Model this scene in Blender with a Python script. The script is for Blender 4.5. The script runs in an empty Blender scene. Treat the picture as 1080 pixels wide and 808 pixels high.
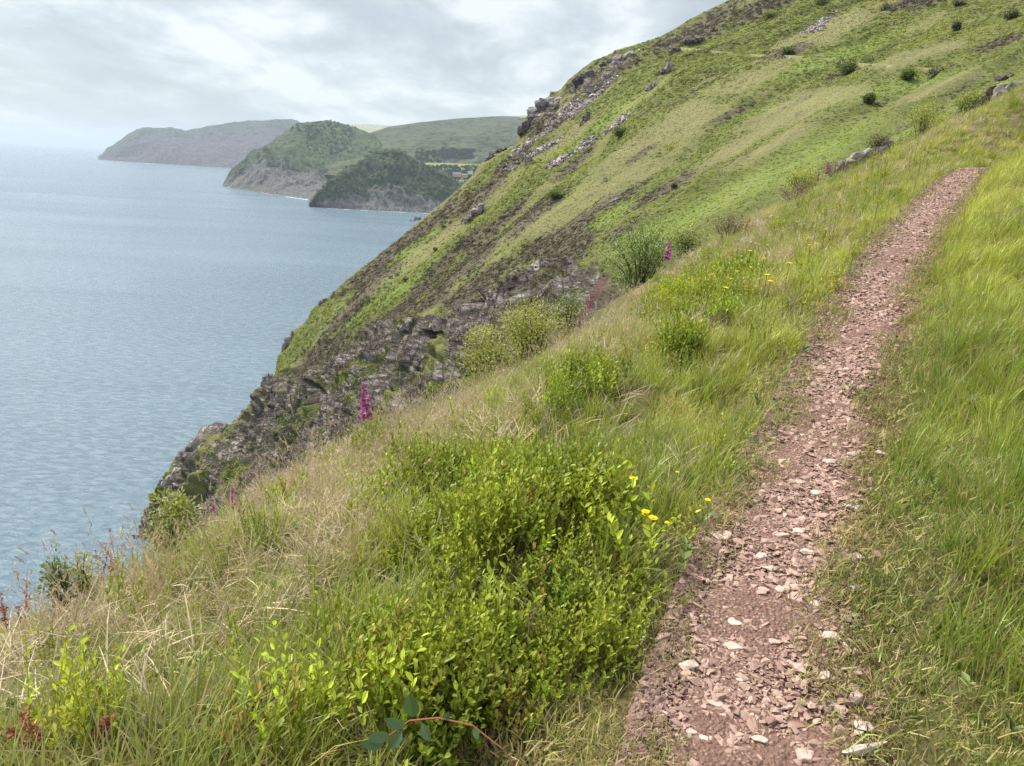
import bpy, math, random
import numpy as np
from mathutils import Vector, Matrix

# ------------------------------------------------------------------ camera, sky, sun, exposure
SC = bpy.context.scene
HC = 130.0                      # eye height above the sea
F_PX, CX, CY = 780.0, 540.0, 404.0
PITCH, ROLL = math.radians(16.1), math.radians(3.3)
cam_d = bpy.data.cameras.new('camera'); cam = bpy.data.objects.new('camera', cam_d)
SC.collection.objects.link(cam); SC.camera = cam
cam_d.sensor_width = 36.0; cam_d.lens = F_PX / 1080 * 36.0
cam_d.clip_start = 0.05; cam_d.clip_end = 80000
cp, sp = math.cos(PITCH), math.sin(PITCH); ca, sa = math.cos(ROLL), math.sin(ROLL)
FWD = np.array([0, cp, -sp]); R0 = np.array([1.0, 0, 0]); U0 = np.array([0, sp, cp])
IR = ca * R0 + sa * U0; IU = -sa * R0 + ca * U0
M = Matrix([[IR[i], IU[i], -FWD[i], 0] for i in range(3)] + [[0, 0, 0, 1]])
M.translation = (0, 0, HC); cam.matrix_world = M

SUN_EL, SUN_AZ = math.radians(54), math.radians(-62)   # azimuth from +Y towards +X
SC.view_settings.view_transform = 'Standard'; SC.view_settings.look = 'None'
SC.view_settings.gamma = 1.0; SC.view_settings.exposure = 0.74
SC.view_settings.use_curve_mapping = False
SC.render.engine = 'CYCLES'
SC.cycles.use_denoising = True; SC.cycles.denoising_prefilter = 'NONE'
SC.cycles.max_bounces = 6; SC.cycles.transparent_max_bounces = 6; SC.cycles.diffuse_bounces = 3
SC.cycles.volume_bounces = 0; SC.cycles.glossy_bounces = 2; SC.cycles.transmission_bounces = 2
SC.cycles.caustics_reflective = False; SC.cycles.caustics_refractive = False

def nd(nt, t, **kw):
    n = nt.nodes.new(t)
    for k, v in kw.items():
        if k.startswith('i_'):
            key = k[2:]
            key = int(key) if key.isdigit() else key.replace('_', ' ')
            n.inputs[key].default_value = v
        else: setattr(n, k, v)
    return n
def lk(nt, a, b): nt.links.new(a, b)
def ramp(nt, fac, stops, interp='LINEAR'):
    r = nt.nodes.new('ShaderNodeValToRGB'); r.color_ramp.interpolation = interp
    e = r.color_ramp.elements
    while len(e) < len(stops): e.new(0.5)
    for q, (p, c) in zip(e, stops):
        q.position = p; q.color = (*c, 1) if len(c) == 3 else c
    lk(nt, fac, r.inputs[0]); return r.outputs[0]
def mixc(nt, f, a, b, bt='MIX'):
    m = nt.nodes.new('ShaderNodeMix'); m.data_type = 'RGBA'; m.blend_type = bt
    for s, v in ((m.inputs[0], f), (m.inputs[6], a), (m.inputs[7], b)):
        if hasattr(v, 'is_output'): lk(nt, v, s)
        else: s.default_value = v if isinstance(v, (int, float)) else (*v, 1)
    return m.outputs[2]
def mth(nt, op, a, b=0.0, c=None, clamp=False):
    m = nt.nodes.new('ShaderNodeMath'); m.operation = op; m.use_clamp = clamp
    for k, v in enumerate((a, b) if c is None else (a, b, c)):
        if hasattr(v, 'is_output'): lk(nt, v, m.inputs[k])
        else: m.inputs[k].default_value = v
    return m.outputs[0]
def noise(nt, vec, scale, detail=4, rough=0.55, dist=0.0, out=0):
    n = nd(nt, 'ShaderNodeTexNoise', i_Scale=scale, i_Detail=detail, i_Roughness=rough, i_Distortion=dist)
    if vec is not None: lk(nt, vec, n.inputs['Vector'])
    return n.outputs[out]
def mapping(nt, vec, scale=(1, 1, 1), rot=(0, 0, 0), loc=(0, 0, 0)):
    m = nd(nt, 'ShaderNodeMapping'); m.inputs['Scale'].default_value = scale
    m.inputs['Rotation'].default_value = rot; m.inputs['Location'].default_value = loc
    lk(nt, vec, m.inputs['Vector']); return m.outputs[0]

def build_world():
    w = bpy.data.worlds.new('World'); SC.world = w; w.use_nodes = True
    nt = w.node_tree; nt.nodes.clear()
    out = nd(nt, 'ShaderNodeOutputWorld'); bg = nd(nt, 'ShaderNodeBackground'); bg.inputs['Strength'].default_value = 0.1
    sky = nd(nt, 'ShaderNodeTexSky', sky_type='NISHITA'); sky.sun_disc = False
    sky.sun_elevation = SUN_EL; sky.sun_rotation = SUN_AZ
    tc = nd(nt, 'ShaderNodeTexCoord')
    sep = nd(nt, 'ShaderNodeSeparateXYZ'); lk(nt, tc.outputs['Generated'], sep.inputs[0])
    z = mth(nt, 'MAXIMUM', sep.outputs[2], 0.0)
    zz = mth(nt, 'ADD', z, 0.17)
    comb = nd(nt, 'ShaderNodeCombineXYZ')
    lk(nt, mth(nt, 'DIVIDE', sep.outputs[0], zz), comb.inputs[0]); lk(nt, mth(nt, 'DIVIDE', sep.outputs[1], zz), comb.inputs[1])
    pl = mapping(nt, comb.outputs[0], (1, 0.62, 1), (0, 0, 0.25), (3.1, 1.7, 0))
    n1 = noise(nt, pl, 1.9, 9, 0.58, 0.3)
    n2 = noise(nt, mapping(nt, comb.outputs[0], (1.4, 0.8, 1), (0, 0, 0.1), (7, 2, 0)), 0.7, 4, 0.5, 0.2)
    n3 = noise(nt, comb.outputs[0], 2.6, 6, 0.6, 0.2)
    s = mth(nt, 'ADD', mth(nt, 'MULTIPLY', n1, 0.50), mth(nt, 'ADD', mth(nt, 'MULTIPLY', n2, 0.38), mth(nt, 'MULTIPLY', n3, 0.12)))
    cl = ramp(nt, s, [(0.40, (3.1, 3.4, 3.55)), (0.46, (3.75, 4.05, 4.2)), (0.50, (4.5, 4.85, 5.0)), (0.55, (5.9, 6.15, 6.2))])
    # hazy paler band just over the horizon
    low = ramp(nt, z, [(0.0, (1, 1, 1)), (0.13, (0, 0, 0))])
    cl = mixc(nt, mth(nt, 'MULTIPLY', low, 0.45), cl, (4.0, 4.65, 5.05))
    col = mixc(nt, 0.86, sky.outputs[0], cl)
    # an overcast sky is several times brighter high up than at the horizon, most of all about the veiled sun
    hi = nd(nt, 'ShaderNodeMapRange', interpolation_type='SMOOTHSTEP'); lk(nt, z, hi.inputs[0])
    hi.inputs[1].default_value = 0.25; hi.inputs[2].default_value = 0.95; hi.inputs[3].default_value = 1.0; hi.inputs[4].default_value = 3.1
    vm = nd(nt, 'ShaderNodeVectorMath', operation='SCALE'); lk(nt, col, vm.inputs[0]); lk(nt, hi.outputs[0], vm.inputs[3])
    lk(nt, vm.outputs[0], bg.inputs[0]); lk(nt, bg.outputs[0], out.inputs[0])
build_world()
sl = bpy.data.lights.new('sun', 'SUN'); sl.energy = 5.0; sl.angle = math.radians(12); sl.color = (1.0, 0.94, 0.84)
so = bpy.data.objects.new('sun', sl); SC.collection.objects.link(so)
sd = Vector((math.sin(SUN_AZ) * math.cos(SUN_EL), math.cos(SUN_AZ) * math.cos(SUN_EL), math.sin(SUN_EL)))
so.rotation_euler = sd.to_track_quat('Z', 'Y').to_euler()

# ------------------------------------------------------------------ helpers
rng = np.random.default_rng(7)
def ray(px, py):
    px = np.asarray(px, float); py = np.asarray(py, float)
    x = (px - CX) / F_PX; y = (CY - py) / F_PX
    return FWD + x[..., None] * IR + y[..., None] * IU
def P(px, py, d): return ray(px, py) * np.asarray(d, float)[..., None] + np.array([0, 0, HC])
def proj(p):
    q = np.asarray(p) - np.array([0, 0, HC]); w = q @ FWD
    w = np.where(np.abs(w) < 1e-6, 1e-6, w)
    return CX + F_PX * (q @ IR) / w, CY - F_PX * (q @ IU) / w, w
def dsea(px, py, z=0.0):
    r = ray(px, py); return (z - HC) / r[..., 2]
def interp(x, xs, *cols):
    return [np.interp(x, xs, c) for c in cols]

def _hash(ix, iy, iz, seed):
    h = (ix.astype(np.int64) * 374761393 + iy.astype(np.int64) * 668265263 + iz.astype(np.int64) * 2147483647 + seed * 974634777) & 0xffffffff
    h = ((h ^ (h >> 13)) * 1274126177) & 0xffffffff
    h = ((h ^ (h >> 16)) * 2246822519) & 0xffffffff
    return ((h ^ (h >> 15)) & 0xffffff) / float(0xffffff)
def vnoise(p, seed=0):
    i = np.floor(p).astype(np.int64); f = p - i; f = f * f * f * (f * (f * 6 - 15) + 10)
    r = 0
    for dx in (0, 1):
        wx = f[..., 0] if dx else 1 - f[..., 0]
        for dy in (0, 1):
            wy = f[..., 1] if dy else 1 - f[..., 1]
            for dz in (0, 1):
                wz = f[..., 2] if dz else 1 - f[..., 2]
                r = r + wx * wy * wz * _hash(i[..., 0] + dx, i[..., 1] + dy, i[..., 2] + dz, seed)
    return r * 2 - 1
def fbm(p, oct=4, seed=0, gain=0.5, lac=2.03, ridged=False):
    a, s, r = 1.0, 0.0, 0.0; p = np.asarray(p, float)
    for k in range(oct):
        n = vnoise(p * lac ** k, seed + k * 17)
        if ridged: n = 1 - 2 * np.abs(n)
        r = r + a * n; s += a; a *= gain
    return r / s
def sst(a, b, x):
    t = np.clip((x - a) / (b - a), 0, 1); return t * t * (3 - 2 * t)

COL = SC.collection
def mesh_obj(name, v, f, mat=None, parent=None, smooth=False, attrs=None, mats=None):
    me = bpy.data.meshes.new(name)
    v = np.asarray(v, np.float32)
    if isinstance(f, np.ndarray):
        k = f.shape[1]; nf = len(f)
        me.vertices.add(len(v)); me.vertices.foreach_set('co', v.ravel())
        me.loops.add(nf * k); me.loops.foreach_set('vertex_index', f.astype(np.int32).ravel())
        me.polygons.add(nf); me.polygons.foreach_set('loop_start', np.arange(0, nf * k, k, dtype=np.int32))
        me.polygons.foreach_set('loop_total', np.full(nf, k, np.int32))
        me.update(calc_edges=True)
    else:
        me.from_pydata(v.tolist(), [], f)
    if smooth: me.polygons.foreach_set('use_smooth', np.ones(len(me.polygons), bool))
    for an, av in (attrs or {}).items():
        av = np.asarray(av, np.float32)
        if av.ndim == 1:
            a = me.attributes.new(an, 'FLOAT', 'POINT'); a.data.foreach_set('value', av)
        else:
            if av.shape[1] == 3: av = np.hstack([av, np.ones((len(av), 1), np.float32)])
            a = me.attributes.new(an, 'FLOAT_COLOR', 'POINT'); a.data.foreach_set('color', av.ravel())
    if mat: me.materials.append(mat)
    for m in mats or []: me.materials.append(m)
    o = bpy.data.objects.new(name, me)
    if parent is not None: o.parent = parent
    return o
def link(o, label=None, cat=None, group=None, kind=None):
    COL.objects.link(o)
    if label: o['label'] = label
    if cat: o['category'] = cat
    if group: o['group'] = group
    if kind: o['kind'] = kind
    return o
def grid_faces(n, m):
    i = np.arange(n - 1)[:, None]; j = np.arange(m - 1)[None, :]
    a = i * m + j
    return np.stack([a, a + 1, a + m + 1, a + m], -1).reshape(-1, 4)
def empty(name, loc, label, cat, group=None):
    o = bpy.data.objects.new(name, None); o.location = loc; o.empty_display_size = 0.1
    return link(o, label, cat, group)

# ------------------------------------------------------------------ materials
def newmat(name):
    m = bpy.data.materials.new(name); m.use_nodes = True
    nt = m.node_tree; nt.nodes.clear()
    return m, nt, nd(nt, 'ShaderNodeOutputMaterial')
def leafmat(name, transl=0.35, instancer=True, color=(0.1, 0.15, 0.03), tipcol=None, tipamt=0.0, var=0.8, gloss=0.04, drystraw=0.0, rough=0.5):
    m, nt, out = newmat(name)
    bv = nd(nt, 'ShaderNodeAttribute', attribute_name='bv'); sep = nd(nt, 'ShaderNodeSeparateColor'); lk(nt, bv.outputs['Color'], sep.inputs[0])
    if instancer:
        a = nd(nt, 'ShaderNodeAttribute', attribute_name='tint', attribute_type='INSTANCER'); base = a.outputs['Color']
    else:
        c = nd(nt, 'ShaderNodeRGB'); c.outputs[0].default_value = (*color, 1); base = c.outputs[0]
    k = mth(nt, 'MULTIPLY_ADD', sep.outputs[0], var, 1 - var / 2)
    vm = nd(nt, 'ShaderNodeVectorMath', operation='SCALE'); lk(nt, base, vm.inputs[0]); lk(nt, k, vm.inputs[3]); col = vm.outputs[0]
    if tipcol: col = mixc(nt, mth(nt, 'MULTIPLY', sep.outputs[1], tipamt), col, tipcol)
    if drystraw > 0:
        col = mixc(nt, mth(nt, 'GREATER_THAN', sep.outputs[2], 1 - drystraw), col, (0.36, 0.27, 0.13))
    d = nd(nt, 'ShaderNodeBsdfDiffuse'); lk(nt, col, d.inputs[0])
    t = nd(nt, 'ShaderNodeBsdfTranslucent'); lk(nt, mixc(nt, 0.30, col, (0.36, 0.37, 0.03)), t.inputs[0]) if transl > 0.3 else lk(nt, col, t.inputs[0])
    g = nd(nt, 'ShaderNodeBsdfGlossy'); g.inputs['Roughness'].default_value = rough; g.inputs['Color'].default_value = (0.9, 0.95, 0.9, 1)
    m1 = nd(nt, 'ShaderNodeMixShader', i_0=transl); lk(nt, d.outputs[0], m1.inputs[1]); lk(nt, t.outputs[0], m1.inputs[2])
    m2 = nd(nt, 'ShaderNodeMixShader', i_0=gloss); lk(nt, m1.outputs[0], m2.inputs[1]); lk(nt, g.outputs[0], m2.inputs[2])
    lk(nt, m2.outputs[0], out.inputs[0]); return m
def simplemat(name, col, rough=0.8, nscale=8.0, var=0.35, bump=0.3, spec=0.3, col2=None, dist=0.02):
    m, nt, out = newmat(name)
    b = nd(nt, 'ShaderNodeBsdfPrincipled'); b.inputs['Roughness'].default_value = rough
    b.inputs['Specular IOR Level'].default_value = spec
    tc = nd(nt, 'ShaderNodeTexCoord'); n = noise(nt, tc.outputs['Object'], nscale, 5, 0.6)
    c2 = col2 or tuple(c * (1 - var) for c in col)
    c = ramp(nt, n, [(0.35, c2), (0.65, tuple(min(1, q * (1 + var * .5)) for q in col))])
    lk(nt, c, b.inputs['Base Color'])
    bp = nd(nt, 'ShaderNodeBump', i_Strength=bump, i_Distance=dist); lk(nt, noise(nt, tc.outputs['Object'], nscale * 3, 5, 0.65), bp.inputs['Height'])
    lk(nt, bp.outputs[0], b.inputs['Normal']); lk(nt, b.outputs[0], out.inputs[0]); return m

# ------------------------------------------------------------------ near ground height
def zp(Y):          # height of the path relative to the eye
    Y = np.asarray(Y, float)
    return np.where(Y < 8, -1.88 + 0.145 * Y, -0.72 + 0.118 * (Y - 8))
def path_hit(px, py):
    r = ray(px, py); d = np.linspace(0.8, 60, 60000)
    z = r[2] * d; Y = r[1] * d
    k = np.argmax(z < zp(Y)) if (z[0] > zp(Y)[0]) else 0
    return np.array([r[0] * d[k], r[1] * d[k], zp(Y[k])]), d[k]
ED = [(812, 664, 935), (760, 682, 922), (700, 702, 914), (650, 714, 912), (600, 737, 908), (560, 748, 912), (500, 785, 918), (450, 812, 924),
      (400, 845, 930), (350, 867, 944), (300, 896, 961), (260, 926, 977), (230, 955, 1000), (205, 981, 1014), (188, 1001, 1026), (176, 1019, 1037)]
PL, PR = [], []
for y, l, r in ED:
    PL.append(path_hit(l, y)[0]); PR.append(path_hit(r, y)[0])
PL, PR = np.array(PL), np.array(PR)
# path goes on behind the camera and round the bend ahead
PCm = (PL + PR) / 2; PW = np.linalg.norm((PR - PL)[:, :2], axis=1)
for k in range(len(PCm)):      # keep the width believable where pixels are few
    PW[k] = np.clip(PW[k], 0.42, 0.9)
back = [PCm[0] - (PCm[2] - PCm[0]) / np.linalg.norm(PCm[2] - PCm[0]) * q for q in (3.2, 1.4)]
back = [np.array([b[0], b[1], zp(b[1])]) for b in back]
e = PCm[-1]; ahead = [e + np.array(q) for q in ((1.6, 1.3, .02), (3.6, 1.8, -.15), (7.5, 1.6, -.5))]
PC = np.vstack([back, PCm, ahead]); PWd = np.concatenate([[.8, .8], PW, [.26, .14, .1]])
_s = np.concatenate([[0], np.cumsum(np.linalg.norm(np.diff(PC, axis=0), axis=1))])
def pch(s):        # smoothed centreline
    w = 0.8; out = 0
    for q in (-1, -.5, 0, .5, 1):
        out = out + np.stack([np.interp(np.clip(s + q * w, 0, _s[-1]), _s, PC[:, k]) for k in range(3)], -1)
    return out / 5
SS = np.linspace(0, _s[-1], 900); SLP = None; PCS = pch(SS); PWS = sum(np.interp(SS + q, _s, PWd) for q in (-1.2, -.6, 0, .6, 1.2)) / 5
SLP = np.gradient(PCS[:, 2]) / np.linalg.norm(np.gradient(PCS[:, :2], axis=0), axis=1); TAN = np.gradient(PCS[:, :2], axis=0); TAN /= np.linalg.norm(TAN, axis=1)[:, None]
def path_coords(X, Y, chunk=20000):
    """signed distance right of the centreline, half width there, index along it"""
    global ZC
    X = np.ravel(X); Y = np.ravel(Y); ZC = np.empty(len(X)); L = np.empty(len(X)); Wd = np.empty(len(X)); I = np.empty(len(X), int)
    for a in range(0, len(X), chunk):
        x = X[a:a + chunk, None] - PCS[None, ::3, 0]; y = Y[a:a + chunk, None] - PCS[None, ::3, 1]
        k = np.argmin(x * x + y * y, 1) * 3
        dx = X[a:a + chunk] - PCS[k, 0]; dy = Y[a:a + chunk] - PCS[k, 1]
        L[a:a + chunk] = np.sign(dx * TAN[k, 1] - dy * TAN[k, 0]) * np.hypot(dx, dy)
        Wd[a:a + chunk] = PWS[k] / 2; I[a:a + chunk] = k; ZC[a:a + chunk] = PCS[k, 2] + SLP[k] * (dx * TAN[k, 0] + dy * TAN[k, 1])
    return L, Wd, I

SIL = [(-160, 775, 3.9), (0, 690, 4.5), (60, 662, 5.0), (120, 636, 5.6), (165, 613, 6.2), (200, 592, 6.8), (250, 565, 7.6), (300, 528, 8.3), (350, 494, 9.1), (400, 470, 10),
       (450, 443, 11), (490, 425, 12), (560, 398, 13.8), (620, 360, 15.5), (670, 322, 17.5), (720, 286, 20), (780, 245, 24),
       (830, 218, 27), (880, 197, 30), (930, 172, 34), (1000, 146, 38), (1080, 108, 42), (1200, 50, 46)]
def near_controls():
    pts = []
    for a in (PCm,):
        for k in range(0, len(a), 1): pts.append(a[k])
    for b in back + ahead: pts.append(b)
    S = np.array([P(*s) - [0, 0, HC] for s in SIL])
    head = math.radians(35); n = np.array([-math.cos(head), math.sin(head)])
    for k, s in enumerate(S):
        pts.append(s)
        for dl, dz in ((1.2, .62), (4, 3.0), (10, 9.5), (25, 27), (60, 70), (110, 128)):
            if k % 3 == 0 or dl < 5: pts.append([s[0] + n[0] * dl, s[1] + n[1] * dl, s[2] - dz])
        # chord back to the path
        j = np.argmin(np.hypot(PCm[:, 0] - s[0] - .75 * np.hypot(*(PCm[:, :2] - s[:2]).T), PCm[:, 1] - s[1] + .3 * np.hypot(*(PCm[:, :2] - s[:2]).T)))
        p = PCm[j]; L = np.hypot(*(p[:2] - s[:2]))
        for t, bu in ((.35, .035), (.7, .035)):
            if k % 2 == 0: pts.append(s + (p - s) * t + [0, 0, bu * L])
    rd = []
    Q = pch(np.linspace(0, _s[-1], 12)); 
    for q in Q:
        k = np.argmin(np.hypot(PCS[:, 0] - q[0], PCS[:, 1] - q[1])); t = TAN[k]; r = np.array([t[1], -t[0]])
        for dl, dz in ((1.3, .34), (3, 1.15), (7, 3.2), (16, 8.5)):
            if q[1] > 17 and dl > 3: dz *= .8
            pts.append([q[0] + r[0] * dl, q[1] + r[1] * dl, q[2] + dz])
    for q in ((0, 808, 2.55), (150, 808, 2.42), (300, 808, 2.32), (450, 808, 2.22)):
        pts.append(P(*q) - [0, 0, HC])
    pts += [[-4, -2, -3.1], [-1.5, -1.5, -2.25], [-9, -4, -7]]
    return np.array(pts)
NC = near_controls()
def tps_fit(p, lam):
    n = len(p); d = np.hypot(p[:, None, 0] - p[None, :, 0], p[:, None, 1] - p[None, :, 1])
    K = d * d * np.log(d + 1e-9); K[np.arange(n), np.arange(n)] = lam
    A = np.zeros((n + 3, n + 3)); A[:n, :n] = K; A[:n, n] = 1; A[:n, n + 1:] = p[:, :2]; A[n, :n] = 1; A[n + 1:, :n] = p[:, :2].T
    return np.linalg.solve(A, np.concatenate([p[:, 2], [0, 0, 0]]))
_w = tps_fit(NC, 0.25)
def base_h(X, Y, chunk=20000):
    X = np.ravel(X); Y = np.ravel(Y); o = np.empty(len(X))
    for a in range(0, len(X), chunk):
        x = X[a:a + chunk, None] - NC[None, :, 0]; y = Y[a:a + chunk, None] - NC[None, :, 1]
        d2 = x * x + y * y
        o[a:a + chunk] = (0.5 * d2 * np.log(d2 + 1e-12)) @ _w[:-3] + _w[-3] + _w[-2] * X[a:a + chunk] + _w[-1] * Y[a:a + chunk]
    return o
def ground(X, Y, full=True):
    X = np.ravel(np.asarray(X, float)); Y = np.ravel(np.asarray(Y, float))
    b = base_h(X, Y); L, W, I = path_coords(X, Y)
    q = np.stack([X, Y, 0 * X], -1)
    out = sst(0, .6, np.abs(L) - W)
    m = 0.22 * fbm(q / 1.5, 3, 3) * out + 0.13 * fbm(q / .5, 2, 9) * sst(0, .35, np.abs(L) - W)
    m += 0.35 * fbm(q / 6, 2, 12) * sst(1, 5, np.abs(L) - W)
    inside = 1 - sst(-.02, .20, np.abs(L) - W)
    z = b + m
    z = z * (1 - inside) + (ZC - 0.03) * inside
    return z + HC, L, W, I

# near hillside mesh, polar grid
th = np.radians(np.linspace(-115, 115, 520)); r = np.concatenate([np.linspace(.3, 1.2, 12)[:-1], np.exp(np.linspace(math.log(1.2), math.log(175), 420))])
TH, RR = np.meshgrid(th, r, indexing='ij')
X = (np.sin(TH) * RR).ravel(); Y = (np.cos(TH) * RR).ravel()
Z, L, W, I = ground(X, Y)
Z = np.where(np.abs(L) < W - .14, Z - 0.07, Z); Z = np.maximum(Z, -6)
gm, nt, out = newmat('hillside_turf')
b = nd(nt, 'ShaderNodeBsdfPrincipled', i_Roughness=.95); b.inputs['Specular IOR Level'].default_value = .1
tc = nd(nt, 'ShaderNodeTexCoord'); n1 = noise(nt, tc.outputs['Object'], 1.2, 6, .65); n2 = noise(nt, tc.outputs['Object'], 14, 5, .7)
c = mixc(nt, n2, ramp(nt, n1, [(.35, (.05, .06, .018)), (.5, (.07, .085, .022)), (.65, (.13, .10, .05))]), (.09, .07, .035))
at = nd(nt, 'ShaderNodeAttribute', attribute_name='earth')
c = mixc(nt, at.outputs['Fac'], c, mixc(nt, n2, (.085, .045, .032), (.21, .125, .095)))
lk(nt, c, b.inputs['Base Color']); bp = nd(nt, 'ShaderNodeBump', i_Strength=.8, i_Distance=.04); lk(nt, n2, bp.inputs['Height']); lk(nt, bp.outputs[0], b.inputs['Normal']); lk(nt, b.outputs[0], out.inputs[0])
earth = 1 - sst(-.03, .09, np.abs(L) - W + .05 * fbm(np.stack([X, Y, 0 * X], -1) / .2, 2, 4))
link(mesh_obj('near_hillside', np.stack([X, Y, Z], -1), grid_faces(len(th), len(r)), gm, smooth=True, attrs={'earth': earth}), kind='structure')

# footpath sheet
na, nb = 1500, 60
s = _s[-1] * np.linspace(0, 1, na) ** 1.5; C = pch(s); k = np.clip((s / _s[-1] * 899).astype(int), 0, 899)
T = TAN[k]; Wp = PWS[k]
v = np.linspace(-1, 1, nb)
edge = 1 + .08 * fbm(np.stack([s * 2.2, 0 * s, 0 * s], -1), 3, 5)[:, None] * np.sign(v)[None, :]
off = v[None, :] * (Wp[:, None] / 2 + .01) + (.07 * fbm(np.stack([s * 1.6, 0 * s, 0 * s], -1), 4, 5)[:, None] * np.abs(v)[None, :] ** 3) * (v[None, :] < 0) + (edge - 1) * .3
PX = C[:, 0, None] + T[:, 1, None] * off; PY = C[:, 1, None] - T[:, 0, None] * off
q = np.stack([PX, PY, 0 * PX], -1)
PZ = C[:, 2, None] - .022 * (1 - v[None, :] ** 2) + .016 * fbm(q / .35, 3, 21) + .008 * fbm(q / .06, 3, 22) - .12 * np.abs(v[None, :]) ** 7 + HC
def path_z(x, y):
    L, W, I = path_coords(x, y); return ZC - .022 * (1 - np.clip(L / (W + .01), -1, 1) ** 2) + HC
pm, nt, out = newmat('red_earth')
b = nd(nt, 'ShaderNodeBsdfPrincipled', i_Roughness=.9); b.inputs['Specular IOR Level'].default_value = .2
tc = nd(nt, 'ShaderNodeTexCoord'); o3 = tc.outputs['Object']
n1 = noise(nt, o3, 2.3, 5, .6); n2 = noise(nt, o3, 38, 5, .7)
vo = nd(nt, 'ShaderNodeTexVoronoi', i_Scale=75.0); lk(nt, mapping(nt, o3, (1, 1, .5)), vo.inputs['Vector'])
st = ramp(nt, vo.outputs['Color'], [(.3, (.12, .07, .055)), (.55, (.22, .14, .115)), (.85, (.36, .26, .22))])
earthc = mixc(nt, n2, (.085, .045, .032), (.21, .125, .095))
c = mixc(nt, ramp(nt, vo.outputs['Distance'], [(.25, (1, 1, 1)), (.5, (0, 0, 0))]), earthc, st)
c = mixc(nt, ramp(nt, n1, [(.35, (0, 0, 0)), (.62, (1, 1, 1))]), earthc, c)
lk(nt, c, b.inputs['Base Color'])
hh = mth(nt, 'SUBTRACT', n2, mth(nt, 'MULTIPLY', vo.outputs['Distance'], .8))
bp = nd(nt, 'ShaderNodeBump', i_Strength=.9, i_Distance=.02); lk(nt, hh, bp.inputs['Height']); lk(nt, bp.outputs[0], b.inputs['Normal']); lk(nt, b.outputs[0], out.inputs[0])
link(mesh_obj('footpath', np.stack([PX, PY, PZ], -1).reshape(-1, 3), grid_faces(na, nb)[:, ::-1], pm, smooth=True), kind='structure')

# ------------------------------------------------------------------ sea
wm, nt, out = newmat('sea_water')
b = nd(nt, 'ShaderNodeBsdfPrincipled', i_Roughness=.22); b.inputs['IOR'].default_value = 1.33
tc = nd(nt, 'ShaderNodeTexCoord'); o3 = tc.outputs['Object']
w1 = noise(nt, mapping(nt, o3, (.16, .34, 1), (0, 0, .25)), 1, 7, .66, .5)
w2 = noise(nt, mapping(nt, o3, (.5, .9, 1), (0, 0, .3)), 1, 4, .65, .3)
big = noise(nt, mapping(nt, o3, (.0012, .006, 1), (0, 0, -.2)), 1, 4, .55, .8)
sm = noise(nt, mapping(nt, o3, (.012, .05, 1), (0, 0, .2)), 1, 3, .6)
c = mixc(nt, ramp(nt, big, [(.35, (0, 0, 0)), (.65, (1, 1, 1))]), (.044, .078, .108), (.074, .12, .155))
c = mixc(nt, mth(nt, 'MULTIPLY', ramp(nt, w1, [(.42, (0, 0, 0)), (.62, (1, 1, 1))]), .38), c, (.19, .24, .265))  # paler ripples: light catching the waves, painted into the base colour
foam = mth(nt, 'MULTIPLY', ramp(nt, noise(nt, mapping(nt, o3, (.12, .5, 1), (0, 0, .1)), 1, 3, .6), [(.72, (0, 0, 0)), (.77, (1, 1, 1))]), ramp(nt, sm, [(.5, (0, 0, 0)), (.6, (1, 1, 1))]))
c = mixc(nt, foam, c, (.6, .65, .66)); lk(nt, c, b.inputs['Base Color'])
h = mth(nt, 'MULTIPLY', mth(nt, 'ADD', w1, mth(nt, 'MULTIPLY', w2, .35)), mth(nt, 'ADD', .45, mth(nt, 'MULTIPLY', big, 1.1)))
bp = nd(nt, 'ShaderNodeBump', i_Strength=1.0, i_Distance=1.3); lk(nt, h, bp.inputs['Height']); lk(nt, bp.outputs[0], b.inputs['Normal']); lk(nt, b.outputs[0], out.inputs[0])
sv = [(-32000, -2500, 0), (32000, -2500, 0), (32000, 38000, 0), (-32000, 38000, 0)]
link(mesh_obj('sea', sv, [(0, 1, 2, 3)], wm), kind='structure')

# ------------------------------------------------------------------ the big hillside across the combe
A = np.array([(150, 575, 266), (163, 552, 270), (165, 545, 272), (166, 528, 272), (172, 513, 272), (180, 499, 272), (192, 481, 273), (203, 467, 274), (215, 465, 275), (228, 470, 275), (236, 468, 275), (240, 455, 276),
     (252, 447, 277), (262, 432, 278), (268, 420, 278), (280, 405, 279), (290, 395, 280), (293, 375, 281), (303, 365, 281), (308, 350, 282), (322, 340, 282), (330, 325, 283),
     (345, 315, 284), (365, 295, 286), (385, 280, 288), (400, 268, 289), (420, 252, 291), (440, 235, 293), (465, 215, 296), (485, 198, 298), (500, 183, 300), (505, 174, 301), (515, 166, 302),
     (530, 159, 303), (545, 152, 305), (549, 140, 306), (553, 129, 308), (562, 118, 310), (575, 104, 312), (590, 96, 315), (600, 84, 317), (612, 74, 319), (625, 64, 321), (640, 59, 323), (655, 51, 325),
     (672, 47, 327), (700, 37, 331), (730, 19, 335), (760, 4, 339), (800, -15, 343), (880, -60, 350), (1000, -120, 355)], float)
Bm = {(150, 575): (250, 680, 180), (165, 545): (265, 650, 170), (215, 465): (350, 570, 125), (262, 432): (480, 490, 92), (345, 315): (700, 350, 62), (440, 235): (880, 250, 52), (500, 183): (1000, 210, 50),
      (553, 129): (1130, 150, 62), (612, 74): (1190, 80, 84), (700, 37): (1240, 20, 105), (760, 4): (1290, -40, 122), (880, -60): (1420, -160, 145), (1000, -120): (1560, -260, 155)}
sA = np.concatenate([[0], np.cumsum(np.hypot(np.diff(A[:, 0]), np.diff(A[:, 1])))])
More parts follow.
